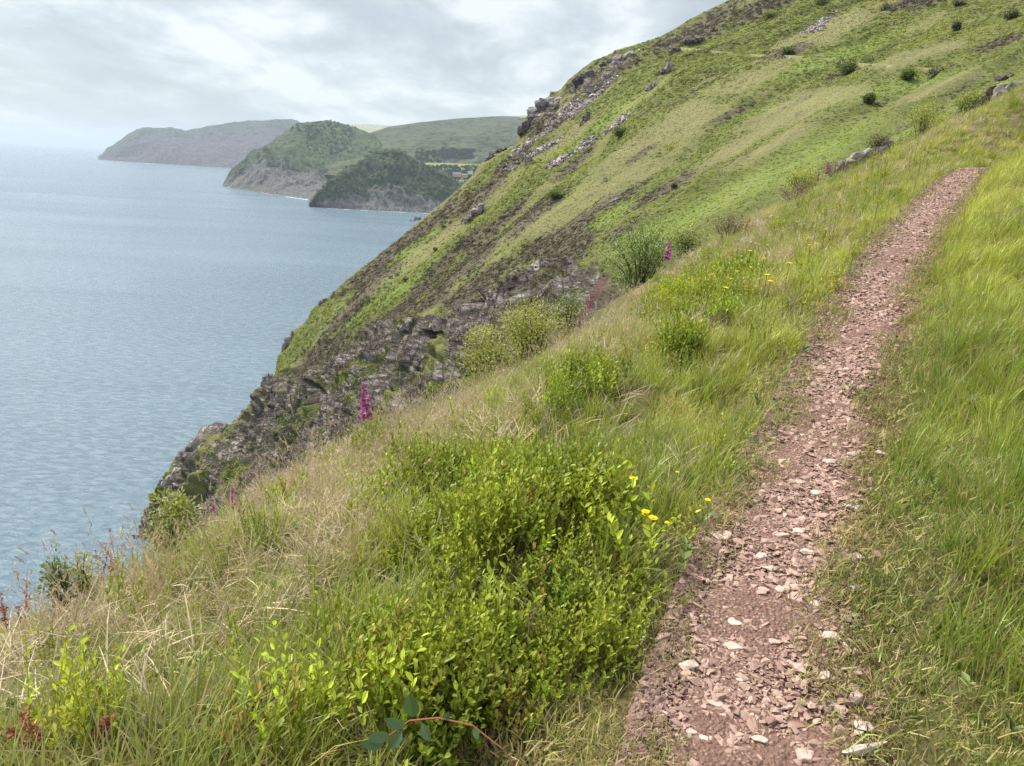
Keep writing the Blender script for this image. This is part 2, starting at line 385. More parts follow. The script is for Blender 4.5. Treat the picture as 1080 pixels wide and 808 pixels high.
kb = [(sA[[i for i in range(len(A)) if tuple(A[i, :2].astype(int)) == k][0]], *b) for k, b in Bm.items()]; kb = np.array(sorted(kb))
nu, nv, nbk = 760, 560, 40
u = np.linspace(0, sA[-1], nu)
Aw = P(*interp(u, sA, A[:, 0], A[:, 1], A[:, 2])); Bw = P(*interp(u, kb[:, 0], kb[:, 1], kb[:, 2], kb[:, 3]))
def smooth1(a, k):
    ker = np.hanning(k + 2)[1:-1]; ker /= ker.sum(); pad = k // 2
    return np.stack([np.convolve(np.pad(a[:, c], pad, mode='edge'), ker, 'valid') for c in range(a.shape[1])], 1)
Bw = smooth1(Bw, 61)
As = smooth1(Aw, 41)
bulge = np.interp(u, [0, 150, 400, sA[-1]], [4, 12, 30, 45])
Cw = (As + Bw) / 2 + np.stack([bulge, bulge * .25, -bulge * .12], 1)
t = (1 - (1 - np.linspace(0, 1, nv)) ** 1.6)[None, :, None]
Q = (1 - t) ** 2 * As[:, None] + 2 * t * (1 - t) * Cw[:, None] + t ** 2 * Bw[:, None]
Q += (Aw - As)[:, None] * np.exp(-t * 26)           # ragged skyline rocks die out inside the face
# the far side, out of the photograph: falls back round the headland
tb = np.linspace(1, 0, nbk + 1)[:-1][None, :, None]
Bk = Aw[:, None] + tb * np.array([45, 75, 0]) + (tb ** 1.5) * np.array([0, 0, -38.0]) + tb * (As - Aw)[:, None] * .8
Q = np.concatenate([Bk, Q], 1); nvt = Q.shape[1]
du = np.gradient(Q, axis=0); dv = np.gradient(Q, axis=1)
N = np.cross(dv, du); N /= np.linalg.norm(N, axis=2)[..., None] + 1e-9
if N[nu // 2, nvt // 2, 2] < 0: N = -N
tt = np.concatenate([-tb[0, :, 0], t[0, :, 0]])
vm_ = np.cumsum(np.linalg.norm(dv, axis=2), 1); um_ = np.cumsum(np.linalg.norm(du, axis=2), 0)   # metres along and up
vm_ -= vm_[:, nbk:nbk + 1]
hx, hy, hw = proj(Q.reshape(-1, 3)); hx = hx.reshape(nu, nvt); hy = hy.reshape(nu, nvt)
lip = np.interp(hx, [150, 240, 262, 300, 340, 400, 440, 480, 530, 570, 620, 640, 700, 800], [425, 425, 430, 412, 398, 362, 344, 350, 336, 312, 302, 292, 340, 430])
Qf = Q
cliff = sst(-14, 8, hy - lip + 20 * fbm(Qf / 16, 3, 31) + 12 * fbm(Qf / 4, 2, 33)) * (1 - sst(615, 655, hx))
edgef = np.clip(np.abs(tt) * 12, 0, 1)[None, :]
face = (tt > 0)[None, :] * np.ones((nu, 1))
fallc = np.stack([vm_, um_ * .16, 0 * um_], -1)
gul = fbm(fallc / 26, 3, 41, ridged=True) * 3.8 + fbm(fallc / 9, 2, 42) * .9
blk = fbm(Qf / np.array([9, 9, 13]), 4, 51, gain=.55, ridged=True) * 4.2 + fbm(Qf / 2.2, 3, 55, ridged=True) * .9
small = fbm(Qf / 5, 4, 61) * .7
amp = np.interp(hw.reshape(nu, nvt), [40, 100, 250], [.25, .7, 1])
rib = fbm(np.stack([vm_ / 15, um_ / 55, 0 * um_], -1), 3, 57, gain=.5, ridged=True) * 6.5
_st = Qf @ np.array([.45, .25, .85]) / 3.6 + .8 * fbm(Qf / 12, 3, 58); _sw = _st - np.floor(_st)
blk = blk * .75 + rib * 1.2 + (_sw ** .6 - .5) * 1.7
D = (gul * (1 - .5 * cliff) * edgef + blk * cliff * np.maximum(edgef, .25) + small * np.maximum(edgef, .3)) * amp
Q = Q + N * D[..., None]
Nh = N * np.array([1, 1, 0]); Nh /= np.linalg.norm(Nh, axis=2)[..., None] + 1e-6; cavem = np.zeros((nu, nvt))
for a_, b_, c_, d_, e_ in ((470, 13, 377, 17, 34), (418, 9, 408, 17, 24), (348, 9, 430, 13, 20), (300, 7, 452, 9, 12), (392, 6, 372, 11, 14), (440, 5, 350, 10, 9), (520, 8, 345, 12, 12)):
    _cv = (1 - sst(.55, 1.1, np.hypot((hx - a_) / b_, (hy - c_) / d_) + .25 * fbm(Qf / 4, 2, 66))) * face; cavem = np.maximum(cavem, _cv); Q -= Nh * (e_ * _cv)[..., None]
# two grass spurs that end in the cliff, and the dark cave under them
Qn = Q.reshape(-1, 3)
px_, py_, pw_ = proj(Qn); px_ = px_.reshape(nu, nvt); py_ = py_.reshape(nu, nvt)
def blob(cx, cy, rx, ry, ang=0, soft=.5, rough=.35, seed=0):
    a = math.radians(ang); x = px_ - cx; y = py_ - cy
    xr = x * math.cos(a) + y * math.sin(a); yr = -x * math.sin(a) + y * math.cos(a)
    d = np.hypot(xr / rx, yr / ry) + rough * fbm(Q / 9, 3, 70 + seed)
    return (1 - sst(1 - soft, 1 + soft * .4, d)) * face
# land cover, as on the photograph; strata run down to the left at about -40 degrees
heather = 0 * px_
for q in [(420, 262, 95, 8, -40), (395, 300, 75, 7, -40), (470, 300, 85, 9, -40), (520, 290, 70, 9, -38), (560, 262, 50, 9, -35), (330, 385, 55, 14, -40), (540, 305, 60, 14, -25), (600, 262, 45, 14, -35),
          (500, 215, 40, 9, -42), (430, 320, 70, 8, -42), (365, 330, 40, 7, -45), (740, 28, 60, 14, -25), (800, 10, 40, 12, -25), (715, 42, 30, 8, -20), (570, 130, 26, 12, -45), (620, 90, 24, 10, -35),
          (660, 70, 26, 7, -35), (600, 240, 60, 6, -30), (640, 215, 45, 5, -28), (830, 55, 40, 6, -15), (700, 200, 40, 4, -30), (560, 230, 50, 6, -40), (1050, 45, 30, 6, -20), (960, 5, 40, 7, -10),
          (620, 330, 60, 30, 0), (560, 330, 60, 20, -20), (540, 170, 30, 6, -40), (285, 440, 50, 24, -30), (450, 240, 60, 6, -40), (520, 240, 50, 6, -42), (585, 285, 55, 8, -30), (375, 365, 60, 8, -40), (480, 265, 60, 5, -40),
          (660, 240, 50, 5, -28), (610, 170, 30, 5, -40), (680, 160, 25, 4, -35), (770, 120, 30, 3, -25)]:
    heather = np.maximum(heather, blob(q[0], q[1], q[2], q[3] * (1.35 if q[1] > 190 else 1.0), q[4], soft=.6, rough=.7, seed=1))
dry = 0 * px_
for q in [(880, 30, 90, 14, -24), (720, 130, 120, 26, -30), (850, 110, 80, 16, -22), (960, 60, 70, 9, -18), (640, 200, 120, 13, -32), (560, 235, 60, 7, -35), (780, 90, 80, 10, -25), (470, 250, 80, 7, -40), (820, 150, 90, 9, -28), (1000, 90, 60, 8, -20), (760, 165, 90, 8, -30), (600, 145, 50, 7, -40), (530, 255, 70, 7, -38), (450, 330, 60, 5, -40)]:
    dry = np.maximum(dry, blob(*q, soft=.8, rough=.7, seed=2))
bright = 0 * px_
for q in [(400, 300, 110, 11, -42), (470, 310, 80, 9, -35), (930, 95, 130, 10, -10), (880, 60, 90, 9, -20), (760, 210, 120, 14, -30), (850, 170, 110, 14, -30), (1000, 120, 90, 14, -25), (650, 120, 80, 8, -35), (590, 215, 60, 7, -32), (500, 280, 60, 7, -38), (350, 350, 60, 9, -42), (700, 240, 70, 10, -30), (640, 230, 40, 6, -30), (430, 300, 60, 5, -38)]:
    bright = np.maximum(bright, blob(*q, soft=.8, rough=.5, seed=3))
scree = 0 * px_
for q in [(640, 90, 36, 2.0, -44), (600, 122, 30, 1.8, -36), (560, 150, 20, 2, -34), (615, 155, 18, 4, -36), (655, 128, 22, 2.5, -36), (592, 168, 18, 3, -34), (866, 24, 18, 4, -35), (575, 155, 24, 2.5, -25), (600, 118, 16, 6, -35), (537, 178, 12, 4, -30)]:
    scree = np.maximum(scree, blob(*q, soft=.7, rough=1.1, seed=4))
red = blob(626, 312, 8, 30, 35, soft=.9, rough=1.0, seed=5)
crag = 0 * px_
for q in [(575, 118, 30, 20, -42), (612, 92, 26, 12, -35), (640, 76, 24, 12, -30), (606, 108, 24, 10, -40)]:
    crag = np.maximum(crag, blob(*q, soft=.5, rough=.8, seed=7))
stripes = fbm(np.stack([vm_ / 7, um_ / 46, 0 * um_], -1), 3, 81)
heather = np.clip(np.maximum(heather * (1 - .0 * sst(-40, 120, 330 - .25 * (px_ - 400) - py_)), sst(.32, .62, stripes) * .5 * face), 0, 1)
dry = np.clip(np.maximum(dry, sst(.18, .5, fbm(np.stack([vm_ / 13, um_ / 60, 3 + 0 * um_], -1), 3, 84)) * .6), 0, 1)
rockm = np.clip(np.maximum(cliff * sst(-.42, .1, fbm(Qf / np.array([5, 5, 10]), 4, 91)), crag * sst(-.3, .1, fbm(Qf / 4, 3, 95))), 0, 1)
rockm = np.maximum(rockm, np.clip(cavem * 1.6, 0, 1))
Q += N * (crag * (fbm(Qf / 4, 3, 99, ridged=True) * 2.2))[..., None]
cover = np.stack([heather, dry, bright], -1).reshape(-1, 3); rk = rockm.ravel()
# land-cover shader
def hill_material():
    m, nt, out = newmat('combe_hillside')
    b = nd(nt, 'ShaderNodeBsdfPrincipled', i_Roughness=.92); b.inputs['Specular IOR Level'].default_value = .12
    tc = nd(nt, 'ShaderNodeTexCoord'); o3 = tc.outputs['Object']
    cv = nd(nt, 'ShaderNodeAttribute', attribute_name='cover'); sp_ = nd(nt, 'ShaderNodeSeparateColor'); lk(nt, cv.outputs['Color'], sp_.inputs[0])
    A1 = lambda n: nd(nt, 'ShaderNodeAttribute', attribute_name=n).outputs['Fac']
    n1 = noise(nt, o3, .12, 6, .65); n2 = noise(nt, o3, .9, 5, .7); n3 = noise(nt, o3, .35, 5, .6)
    br = lambda f, amt=1.0: mth(nt, 'ADD', f, mth(nt, 'MULTIPLY', mth(nt, 'SUBTRACT', n2, .5), amt), clamp=True)
    g = mixc(nt, ramp(nt, n1, [(.35, (0, 0, 0)), (.65, (1, 1, 1))]), (.09, .105, .026), (.15, .155, .045))
    g = mixc(nt, ramp(nt, n2, [(.35, (0, 0, 0)), (.7, (1, 1, 1))]), mixc(nt, .6, g, (.05, .065, .02)), g)
    g = mixc(nt, br(sp_.outputs[2], .9), g, mixc(nt, n3, (.105, .14, .032), (.16, .19, .05)))
    g = mixc(nt, mth(nt, 'MULTIPLY', br(sp_.outputs[1], 1.2), .8), g, mixc(nt, n3, (.14, .14, .06), (.20, .175, .085)))
    g = mixc(nt, mth(nt, 'MULTIPLY', br(sp_.outputs[0], 1.2), .9), g, mixc(nt, n3, (.055, .055, .03), (.115, .085, .07)))
    n4 = noise(nt, mapping(nt, o3, (.45, .45, 1.7), (.28, -.48, 0)), .55, 7, .7, .5)
    vo = nd(nt, 'ShaderNodeTexVoronoi', i_Scale=.5, feature='DISTANCE_TO_EDGE'); lk(nt, mapping(nt, o3, (1.4, 1.0, .45), (.4, .7, .2)), vo.inputs['Vector'])
    rk_ = ramp(nt, n4, [(.34, (.035, .026, .024)), (.45, (.125, .102, .096)), (.54, (.27, .23, .215)), (.64, (.52, .47, .44))])
    rk_ = mixc(nt, ramp(nt, n1, [(.36, (1, 1, 1)), (.5, (0, 0, 0))]), rk_, mixc(nt, n4, (.05, .04, .034), (.18, .14, .115)))
    rk_ = mixc(nt, ramp(nt, vo.outputs[0], [(0, (1, 1, 1)), (.08, (0, 0, 0))]), rk_, (.05, .04, .04))
    rk_ = mixc(nt, mth(nt, 'MULTIPLY', ramp(nt, n1, [(.5, (0, 0, 0)), (.62, (1, 1, 1))]), mth(nt, 'SUBTRACT', 1.0, A1('cave'), clamp=True)), rk_, (.085, .09, .045))
    c = mixc(nt, ramp(nt, br(A1('rock'), .8), [(.4, (0, 0, 0)), (.55, (1, 1, 1))]), g, rk_)
    c = mixc(nt, ramp(nt, br(A1('red'), .5), [(.4, (0, 0, 0)), (.5, (1, 1, 1))]), c, mixc(nt, n3, (.07, .04, .034), (.15, .085, .07)))
    c = mixc(nt, ramp(nt, br(A1('scree'), 1.5), [(.45, (0, 0, 0)), (.6, (1, 1, 1))]), c, mixc(nt, n2, (.09, .075, .07), (.26, .225, .21)))
    lk(nt, c, b.inputs['Base Color'])
    h = mth(nt, 'ADD', mth(nt, 'MULTIPLY', n2, .5), mth(nt, 'MULTIPLY', mth(nt, 'MULTIPLY', n4, A1('rock')), 2.2))
    bp = nd(nt, 'ShaderNodeBump', i_Strength=1.0, i_Distance=1.8); lk(nt, h, bp.inputs['Height']); lk(nt, bp.outputs[0], b.inputs['Normal']); lk(nt, b.outputs[0], out.inputs[0])
    return m
hm = hill_material()
Qv = Q.reshape(-1, 3)
link(mesh_obj('combe_hillside', Qv, grid_faces(nu, nvt), hm, smooth=True, attrs={'cover': cover, 'cave': cavem.ravel(), 'rock': rk, 'red': red.ravel(), 'scree': scree.ravel()}), kind='structure')
hpx, hpy, hpw = proj(Qv)
_face_idx = np.nonzero(face.ravel() > .5)[0]
def on_hill(px, py):
    d = np.hypot(hpx[_face_idx] - px, hpy[_face_idx] - py); k = _face_idx[np.argmin(d)]
    return Qv[k], N.reshape(-1, 3)[k]

# ------------------------------------------------------------------ far headlands
def hillmat(name, g1, g2, rock1, rock2, rockz, scale):
    m, nt, out = newmat(name)
    b = nd(nt, 'ShaderNodeBsdfPrincipled', i_Roughness=.95); b.inputs['Specular IOR Level'].default_value = .05
    tc = nd(nt, 'ShaderNodeTexCoord'); o3 = tc.outputs['Object']
    n1 = noise(nt, o3, scale, 6, .6); n2 = noise(nt, o3, scale * 6, 6, .7); n3 = noise(nt, mapping(nt, o3, (1, 1, .3)), scale * 9, 5, .7)
    sp_ = nd(nt, 'ShaderNodeSeparateXYZ'); lk(nt, o3, sp_.inputs[0])
    ge = nd(nt, 'ShaderNodeAttribute', attribute_name='rock')
    g = mixc(nt, ramp(nt, n1, [(.35, (0, 0, 0)), (.65, (1, 1, 1))]), g1, g2)
    g = mixc(nt, ramp(nt, n2, [(.38, (1, 1, 1)), (.52, (0, 0, 0))]), g, tuple(q * .35 for q in g1))
    rr_ = ramp(nt, n3, [(.32, rock1), (.68, rock2)])
    f = mth(nt, 'ADD', ge.outputs['Fac'], mth(nt, 'MULTIPLY', mth(nt, 'SUBTRACT', n2, .5), 1.4), clamp=True)
    c = mixc(nt, ramp(nt, f, [(.4, (0, 0, 0)), (.6, (1, 1, 1))]), g, rr_)
    lk(nt, c, b.inputs['Base Color'])
    bp = nd(nt, 'ShaderNodeBump', i_Strength=1.0, i_Distance=.5 / scale * .35); lk(nt, n2, bp.inputs['Height']); lk(nt, bp.outputs[0], b.inputs['Normal']); lk(nt, b.outputs[0], out.inputs[0])
    return m
def headland(name, top, bot, mat, n=260, m=120, namp=12, nsc=90, pw=.8, backlen=900, rockf=.4, fields=None, seed=0, gully=1.0):
    top = np.array(top, float); x = np.linspace(top[0, 0], top[-1, 0], n)
    ty, td = interp(x, top[:, 0], top[:, 1], top[:, 2])
    T_ = P(x, ty, td); bot = np.array(bot, float)
    if bot.shape[1] == 2:
        by = np.interp(x, bot[:, 0], bot[:, 1]); B_ = P(x, by, dsea(x, by)); B_[:, 2] = -3
    else:
        by, bd = interp(x, bot[:, 0], bot[:, 1], bot[:, 2]); B_ = P(x, by, bd)
    t = np.linspace(0, 1, m)[None, :, None]
    G = B_[:, None] * (1 - t) + T_[:, None] * t
    zz = B_[:, None, 2] + (T_[:, None, 2] - B_[:, None, 2]) * t[..., 0] ** pw
    G[..., 2] = zz
    tb = np.linspace(0, 1, 26)[1:][None, :, None]
    dirn = T_ / np.linalg.norm(T_[:, :2], axis=1)[:, None]; dirn[:, 2] = 0
    K = T_[:, None] + dirn[:, None] * tb * backlen; K[..., 2] = T_[:, None, 2] * (1 - .35 * tb[..., 0] ** 1.4) - 2 * tb[..., 0]
    G = np.concatenate([G, K], 1)
    tt = np.concatenate([np.linspace(0, 1, m), 1 + np.linspace(0, 1, 26)[1:]])[None, :]
    env = np.clip(np.minimum(tt * 6, np.abs(tt - 1) * 5 + .12), 0, 1)
    q = G * np.array([1, 1, .5]) / nsc
    nz = fbm(q, 5, 100 + seed, ridged=True) * namp * gully + fbm(q * 3, 3, 120 + seed) * namp * .35
    G[..., 2] += nz * env * np.clip((G[..., 2] + 3) / 60, 0, 1); G[:, :, 1] += fbm(q * 2, 3, 130 + seed) * namp * .8 * env
    rock = np.clip(1.25 - tt / rockf, 0, 1) * np.ones((n, 1))
    return G, grid_faces(n, G.shape[1]), rock, x
m_far = hillmat('moor_far', (.035, .045, .022), (.085, .09, .05), (.025, .02, .024), (.13, .10, .105), 90, .004)
m_mid = hillmat('moor_mid', (.045, .065, .025), (.085, .11, .04), (.055, .046, .045), (.20, .175, .165), 60, .008)
m_moor = hillmat('moor_grass', (.06, .075, .035), (.095, .11, .055), (.12, .10, .06), (.2, .17, .1), 60, .004)
m_wood = hillmat('crag_wood', (.045, .062, .03), (.075, .09, .042), (.04, .038, .036), (.17, .16, .15), 60, .012)
m_field = hillmat('field_green', (.20, .24, .09), (.26, .28, .12), (.2, .2, .1), (.2, .2, .1), 60, .002)
m_pale = hillmat('field_pale', (.26, .27, .14), (.32, .31, .18), (.2, .2, .1), (.2, .2, .1), 60, .003)
def add_headland(name, *a, **k):
    mat = a[2]; G, f, rock, x = headland(name, *a, **k)
    link(mesh_obj(name, G.reshape(-1, 3), f, mat, smooth=True, attrs={'rock': rock.ravel()}), kind='structure'); return G
GH1 = add_headland('far_headland', [(104, 167.5, 7300), (112, 162, 7350), (125, 151, 7450), (145, 138, 7600), (160, 135, 7650), (185, 136, 7700), (196, 138.5, 7700), (240, 131, 7900), (265, 127.5, 8000), (300, 126, 8000), (340, 134, 8000), (400, 150, 8000), (440, 165, 8000)],
             [(104, 168.5), (160, 172), (240, 177), (330, 182), (440, 188)], m_far, namp=60, nsc=420, pw=.75, rockf=.9, backlen=2500, seed=1)
add_headland('inland_ridge', [(330, 139, 9500), (375, 131, 9500), (400, 131.5, 9500), (430, 135, 9500), (470, 140, 9500)], [(330, 150, 7000), (470, 158, 7000)], m_pale, namp=10, nsc=400, pw=1, rockf=.01, backlen=1500, seed=9)
GH3 = add_headland('moorland_hill', [(330, 176, 3900), (345, 168, 4000), (362, 154, 4100), (385, 142, 4200), (410, 134, 4300), (440, 129.5, 4300), (480, 125.5, 4400), (520, 123, 4500), (560, 122, 4500), (640, 124, 4500), (720, 130, 4500)],
             [(330, 184, 2750), (400, 186, 2850), (450, 178, 2950), (520, 178, 3000), (600, 184, 3000), (720, 195, 3000)], m_moor, namp=30, nsc=420, pw=.8, rockf=.01, backlen=2500, seed=2, gully=.8)
add_headland('pale_field', [(505, 124, 4480), (560, 121.6, 4480), (640, 123.5, 4480)], [(505, 125, 4350), (535, 137, 4000), (560, 146, 3800), (640, 150, 3800)], m_pale, namp=2, nsc=300, pw=1, rockf=.01, backlen=400, seed=10)
GH2 = add_headland('wooded_headland', [(262, 176, 3300), (270, 163, 3320), (280, 155, 3340), (290, 147, 3360), (300, 141, 3380), (312, 133, 3400), (322, 129.5, 3430), (345, 127.5, 3450), (362, 131, 3450), (385, 139, 3420), (400, 150, 3380), (410, 170, 3300), (418, 195, 3200)],
             [(262, 198, 3100), (350, 206, 3050), (400, 212, 3000), (418, 216, 3000)], m_mid, namp=26, nsc=260, pw=.9, rockf=.3, backlen=500, seed=3)
add_headland('crag_headland', [(236, 193, 3050), (243, 184, 3040), (250, 178, 3040), (262, 165, 3050), (270, 158, 3060), (280, 156, 3060), (292, 160, 3050), (305, 166, 3030), (318, 168, 3010), (330, 175, 2990), (345, 183, 2960), (356, 196, 2930), (362, 208, 2900)],
             [(236, 197), (280, 204), (330, 210), (362, 214)], m_wood, namp=34, nsc=120, pw=.85, rockf=.75, backlen=160, seed=13)
GH5 = add_headland('valley_fields', [(430, 172.5, 2950), (455, 171.5, 2950), (520, 174, 2950), (600, 180, 2950)], [(430, 198, 2350), (470, 204, 2350), (600, 214, 2350)], m_field, namp=3, nsc=200, pw=.8, rockf=.01, backlen=100, seed=4)
GH4 = add_headland('cone_headland', [(326, 216, 2020), (333, 208, 2030), (345, 198, 2060), (358, 187, 2090), (370, 177, 2120), (385, 168, 2150), (396, 161, 2170), (408, 158, 2180), (420, 160.5, 2180), (432, 166, 2180), (455, 177, 2170), (475, 188, 2160), (495, 203, 2150), (520, 219, 2140), (560, 228, 2130)],
             [(326, 217), (345, 219.5), (380, 221), (440, 224), (500, 227), (560, 231)], m_wood, namp=24, nsc=110, pw=.9, rockf=.42, backlen=350, seed=5)

# ------------------------------------------------------------------ haze over the sea
allz = max(float(Qv[:, 2].max()), *[float(g[..., 2].max()) for g in (GH1, GH2, GH3, GH4)])
hzm, nt, out = newmat('haze_air')
pv = nd(nt, 'ShaderNodeVolumePrincipled'); pv.inputs['Color'].default_value = (.54, .65, .78, 1); pv.inputs['Density'].default_value = 5.2e-5
pv.inputs['Anisotropy'].default_value = .2; lk(nt, pv.outputs[0], out.inputs['Volume'])
x0, x1, y0, y1, z0, z1 = -31500, 31500, -2400, 37800, -9.0, allz + 8
hv = [(x, y, z) for z in (z0, z1) for (x, y) in ((x0, y0), (x1, y0), (x1, y1), (x0, y1))]
link(mesh_obj('haze', hv, [(3, 2, 1, 0), (4, 5, 6, 7), (0, 1, 5, 4), (1, 2, 6, 5), (2, 3, 7, 6), (3, 0, 4, 7)], hzm), kind='stuff')

# ------------------------------------------------------------------ scattering (stuff)
def scatter(name, protos, pts, eul, scl, tint, label, cat, idx=None, seed=0):
    me = bpy.data.meshes.new(name + '_points'); n = len(pts)
    me.vertices.add(n); me.vertices.foreach_set('co', np.asarray(pts, np.float32).ravel())
    def at(nm, ty, key, val):
        a = me.attributes.new(nm, ty, 'POINT'); a.data.foreach_set(key, np.ascontiguousarray(val).ravel())
    r_ = np.random.default_rng(seed)
    at('rotv', 'FLOAT_VECTOR', 'vector', np.asarray(eul, np.float32)); 
    scl = np.asarray(scl, np.float32); scl = np.repeat(scl[:, None], 3, 1) if scl.ndim == 1 else scl
    at('sclv', 'FLOAT_VECTOR', 'vector', scl)
    at('tint', 'FLOAT_COLOR', 'color', np.hstack([np.asarray(tint, np.float32), np.ones((n, 1), np.float32)]).astype(np.float32))
    at('pick', 'INT', 'value', (r_.integers(0, len(protos), n) if idx is None else idx).astype(np.int32))
    c = bpy.data.collections.new(name + '_kinds')
    for p in protos: c.objects.link(p)
    g = bpy.data.node_groups.new(name + '_scatter', 'GeometryNodeTree')
    g.interface.new_socket('Geometry', in_out='INPUT', socket_type='NodeSocketGeometry'); g.interface.new_socket('Geometry', in_out='OUTPUT', socket_type='NodeSocketGeometry')
    gi = g.nodes.new('NodeGroupInput'); go = g.nodes.new('NodeGroupOutput'); ip = g.nodes.new('GeometryNodeInstanceOnPoints')
    ci = g.nodes.new('GeometryNodeCollectionInfo'); ci.inputs[0].default_value = c; ci.inputs[1].default_value = True; ci.inputs[2].default_value = True
    def na(nm, ty):
        a = g.nodes.new('GeometryNodeInputNamedAttribute'); a.data_type = ty; a.inputs[0].default_value = nm
        return [o for o in a.outputs if o.enabled and o.name == 'Attribute'][0]
    g.links.new(gi.outputs[0], ip.inputs['Points']); g.links.new(ci.outputs[0], ip.inputs['Instance']); ip.inputs['Pick Instance'].default_value = True
    g.links.new(na('pick', 'INT'), ip.inputs['Instance Index']); g.links.new(na('rotv', 'FLOAT_VECTOR'), ip.inputs['Rotation']); g.links.new(na('sclv', 'FLOAT_VECTOR'), ip.inputs['Scale'])
    g.links.new(ip.outputs[0], go.inputs[0])
    o = bpy.data.objects.new(name, me); m = o.modifiers.new('scatter', 'NODES'); m.node_group = g
    return link(o, label, cat, kind='stuff')

def tilt_euler(n, zrot, tx, ty):
    """euler XYZ of  Tilt(tx,ty in world) @ Rz(zrot)"""
    ax = np.stack([-ty, tx, 0 * tx], -1); an = np.linalg.norm(ax, axis=1) + 1e-9; ax = ax / an[:, None]; an = np.clip(an, 0, 1.4)
    c, s = np.cos(an), np.sin(an); x, y = ax[:, 0], ax[:, 1]
    R = np.zeros((n, 3, 3)); R[:, 0, 0] = c + x * x * (1 - c); R[:, 0, 1] = x * y * (1 - c); R[:, 0, 2] = y * s
    R[:, 1, 0] = x * y * (1 - c); R[:, 1, 1] = c + y * y * (1 - c); R[:, 1, 2] = -x * s; R[:, 2, 0] = -y * s; R[:, 2, 1] = x * s; R[:, 2, 2] = c
    cz, sz = np.cos(zrot), np.sin(zrot); Z = np.zeros((n, 3, 3)); Z[:, 0, 0] = cz; Z[:, 0, 1] = -sz; Z[:, 1, 0] = sz; Z[:, 1, 1] = cz; Z[:, 2, 2] = 1
    R = R @ Z
    return np.stack([np.arctan2(R[:, 2, 1], R[:, 2, 2]), np.arcsin(np.clip(-R[:, 2, 0], -1, 1)), np.arctan2(R[:, 1, 0], R[:, 0, 0])], -1)

class Build:
    def __init__(s): s.v, s.f, s.c = [], [], []
    def add(s, v, f, c):
        o = len(s.v); s.v += [tuple(q) for q in v]; s.f += [tuple(i + o for i in q) for q in f]
        s.c += c if isinstance(c, list) else [c] * len(v)
    def obj(s, name, mat, parent=None, smooth=False):
        return mesh_obj(name, np.array(s.v), s.f, mat, parent, smooth, attrs={'bv': np.array([q[:3] for q in s.c], float)})
def V(*a): return np.array(a, float)
def unit(a): a = np.asarray(a, float); return a / (np.linalg.norm(a) + 1e-9)
def blade(B, rn, base, az, h, w, lean, curve, segs=4, col=None, twist=0.0):
    r1 = rn.random(); r3 = rn.random()
    d = V(math.cos(az), math.sin(az), 0); side = V(-math.sin(az + twist), math.cos(az + twist), 0)
    vs, cs, fs = [], [], []
    p = V(*base); ang = lean
    for k in range(segs + 1):
        t = k / segs; ww = w * (1 - t ** 1.8) * .5 + .0002
        vs += [p - side * ww, p + side * ww]; c = (col[0] if col else r1, t, col[2] if col else r3); cs += [c, c]
        ang = lean + curve * t * t
        p = p + (d * math.sin(ang) + V(0, 0, 1) * math.cos(ang)) * h / segs
    for k in range(segs): a = 2 * k; fs.append((a, a + 1, a + 3, a + 2))
    B.add(vs, fs, cs); return p, d, ang
def leaf(B, base, dirv, nrm, L, Wd, c, fold=.15):
    dirv = unit(dirv); s = unit(np.cross(dirv, nrm)); n = unit(np.cross(s, dirv))
    v = [base, base + dirv * L * .3 + s * Wd * .42 + n * fold * Wd, base + dirv * L * .68 + s * Wd * .40 + n * fold * Wd, base + dirv * L,
         base + dirv * L * .68 - s * Wd * .40 + n * fold * Wd, base + dirv * L * .3 - s * Wd * .42 + n * fold * Wd, base + dirv * L * .5]
    B.add(v, [(0, 1, 6), (1, 2, 6), (2, 3, 6), (3, 4, 6), (4, 5, 6), (5, 0, 6)], c)
def tube(B, pts, r0, r1, c, sides=4):
    pts = [V(*p) for p in pts]; vs = []; fs = []
    for k, p in enumerate(pts):
        d = unit(pts[min(k + 1, len(pts) - 1)] - pts[max(k - 1, 0)]); a = unit(np.cross(d, V(.3, .9, .1))); b = np.cross(d, a); r = r0 + (r1 - r0) * k / (len(pts) - 1)
        for q in range(sides): an = 2 * math.pi * q / sides; vs.append(p + (a * math.cos(an) + b * math.sin(an)) * r)
    for k in range(len(pts) - 1):
        for q in range(sides): fs.append((k * sides + q, k * sides + (q + 1) % sides, (k + 1) * sides + (q + 1) % sides, (k + 1) * sides + q))
    B.add(vs, fs, c)

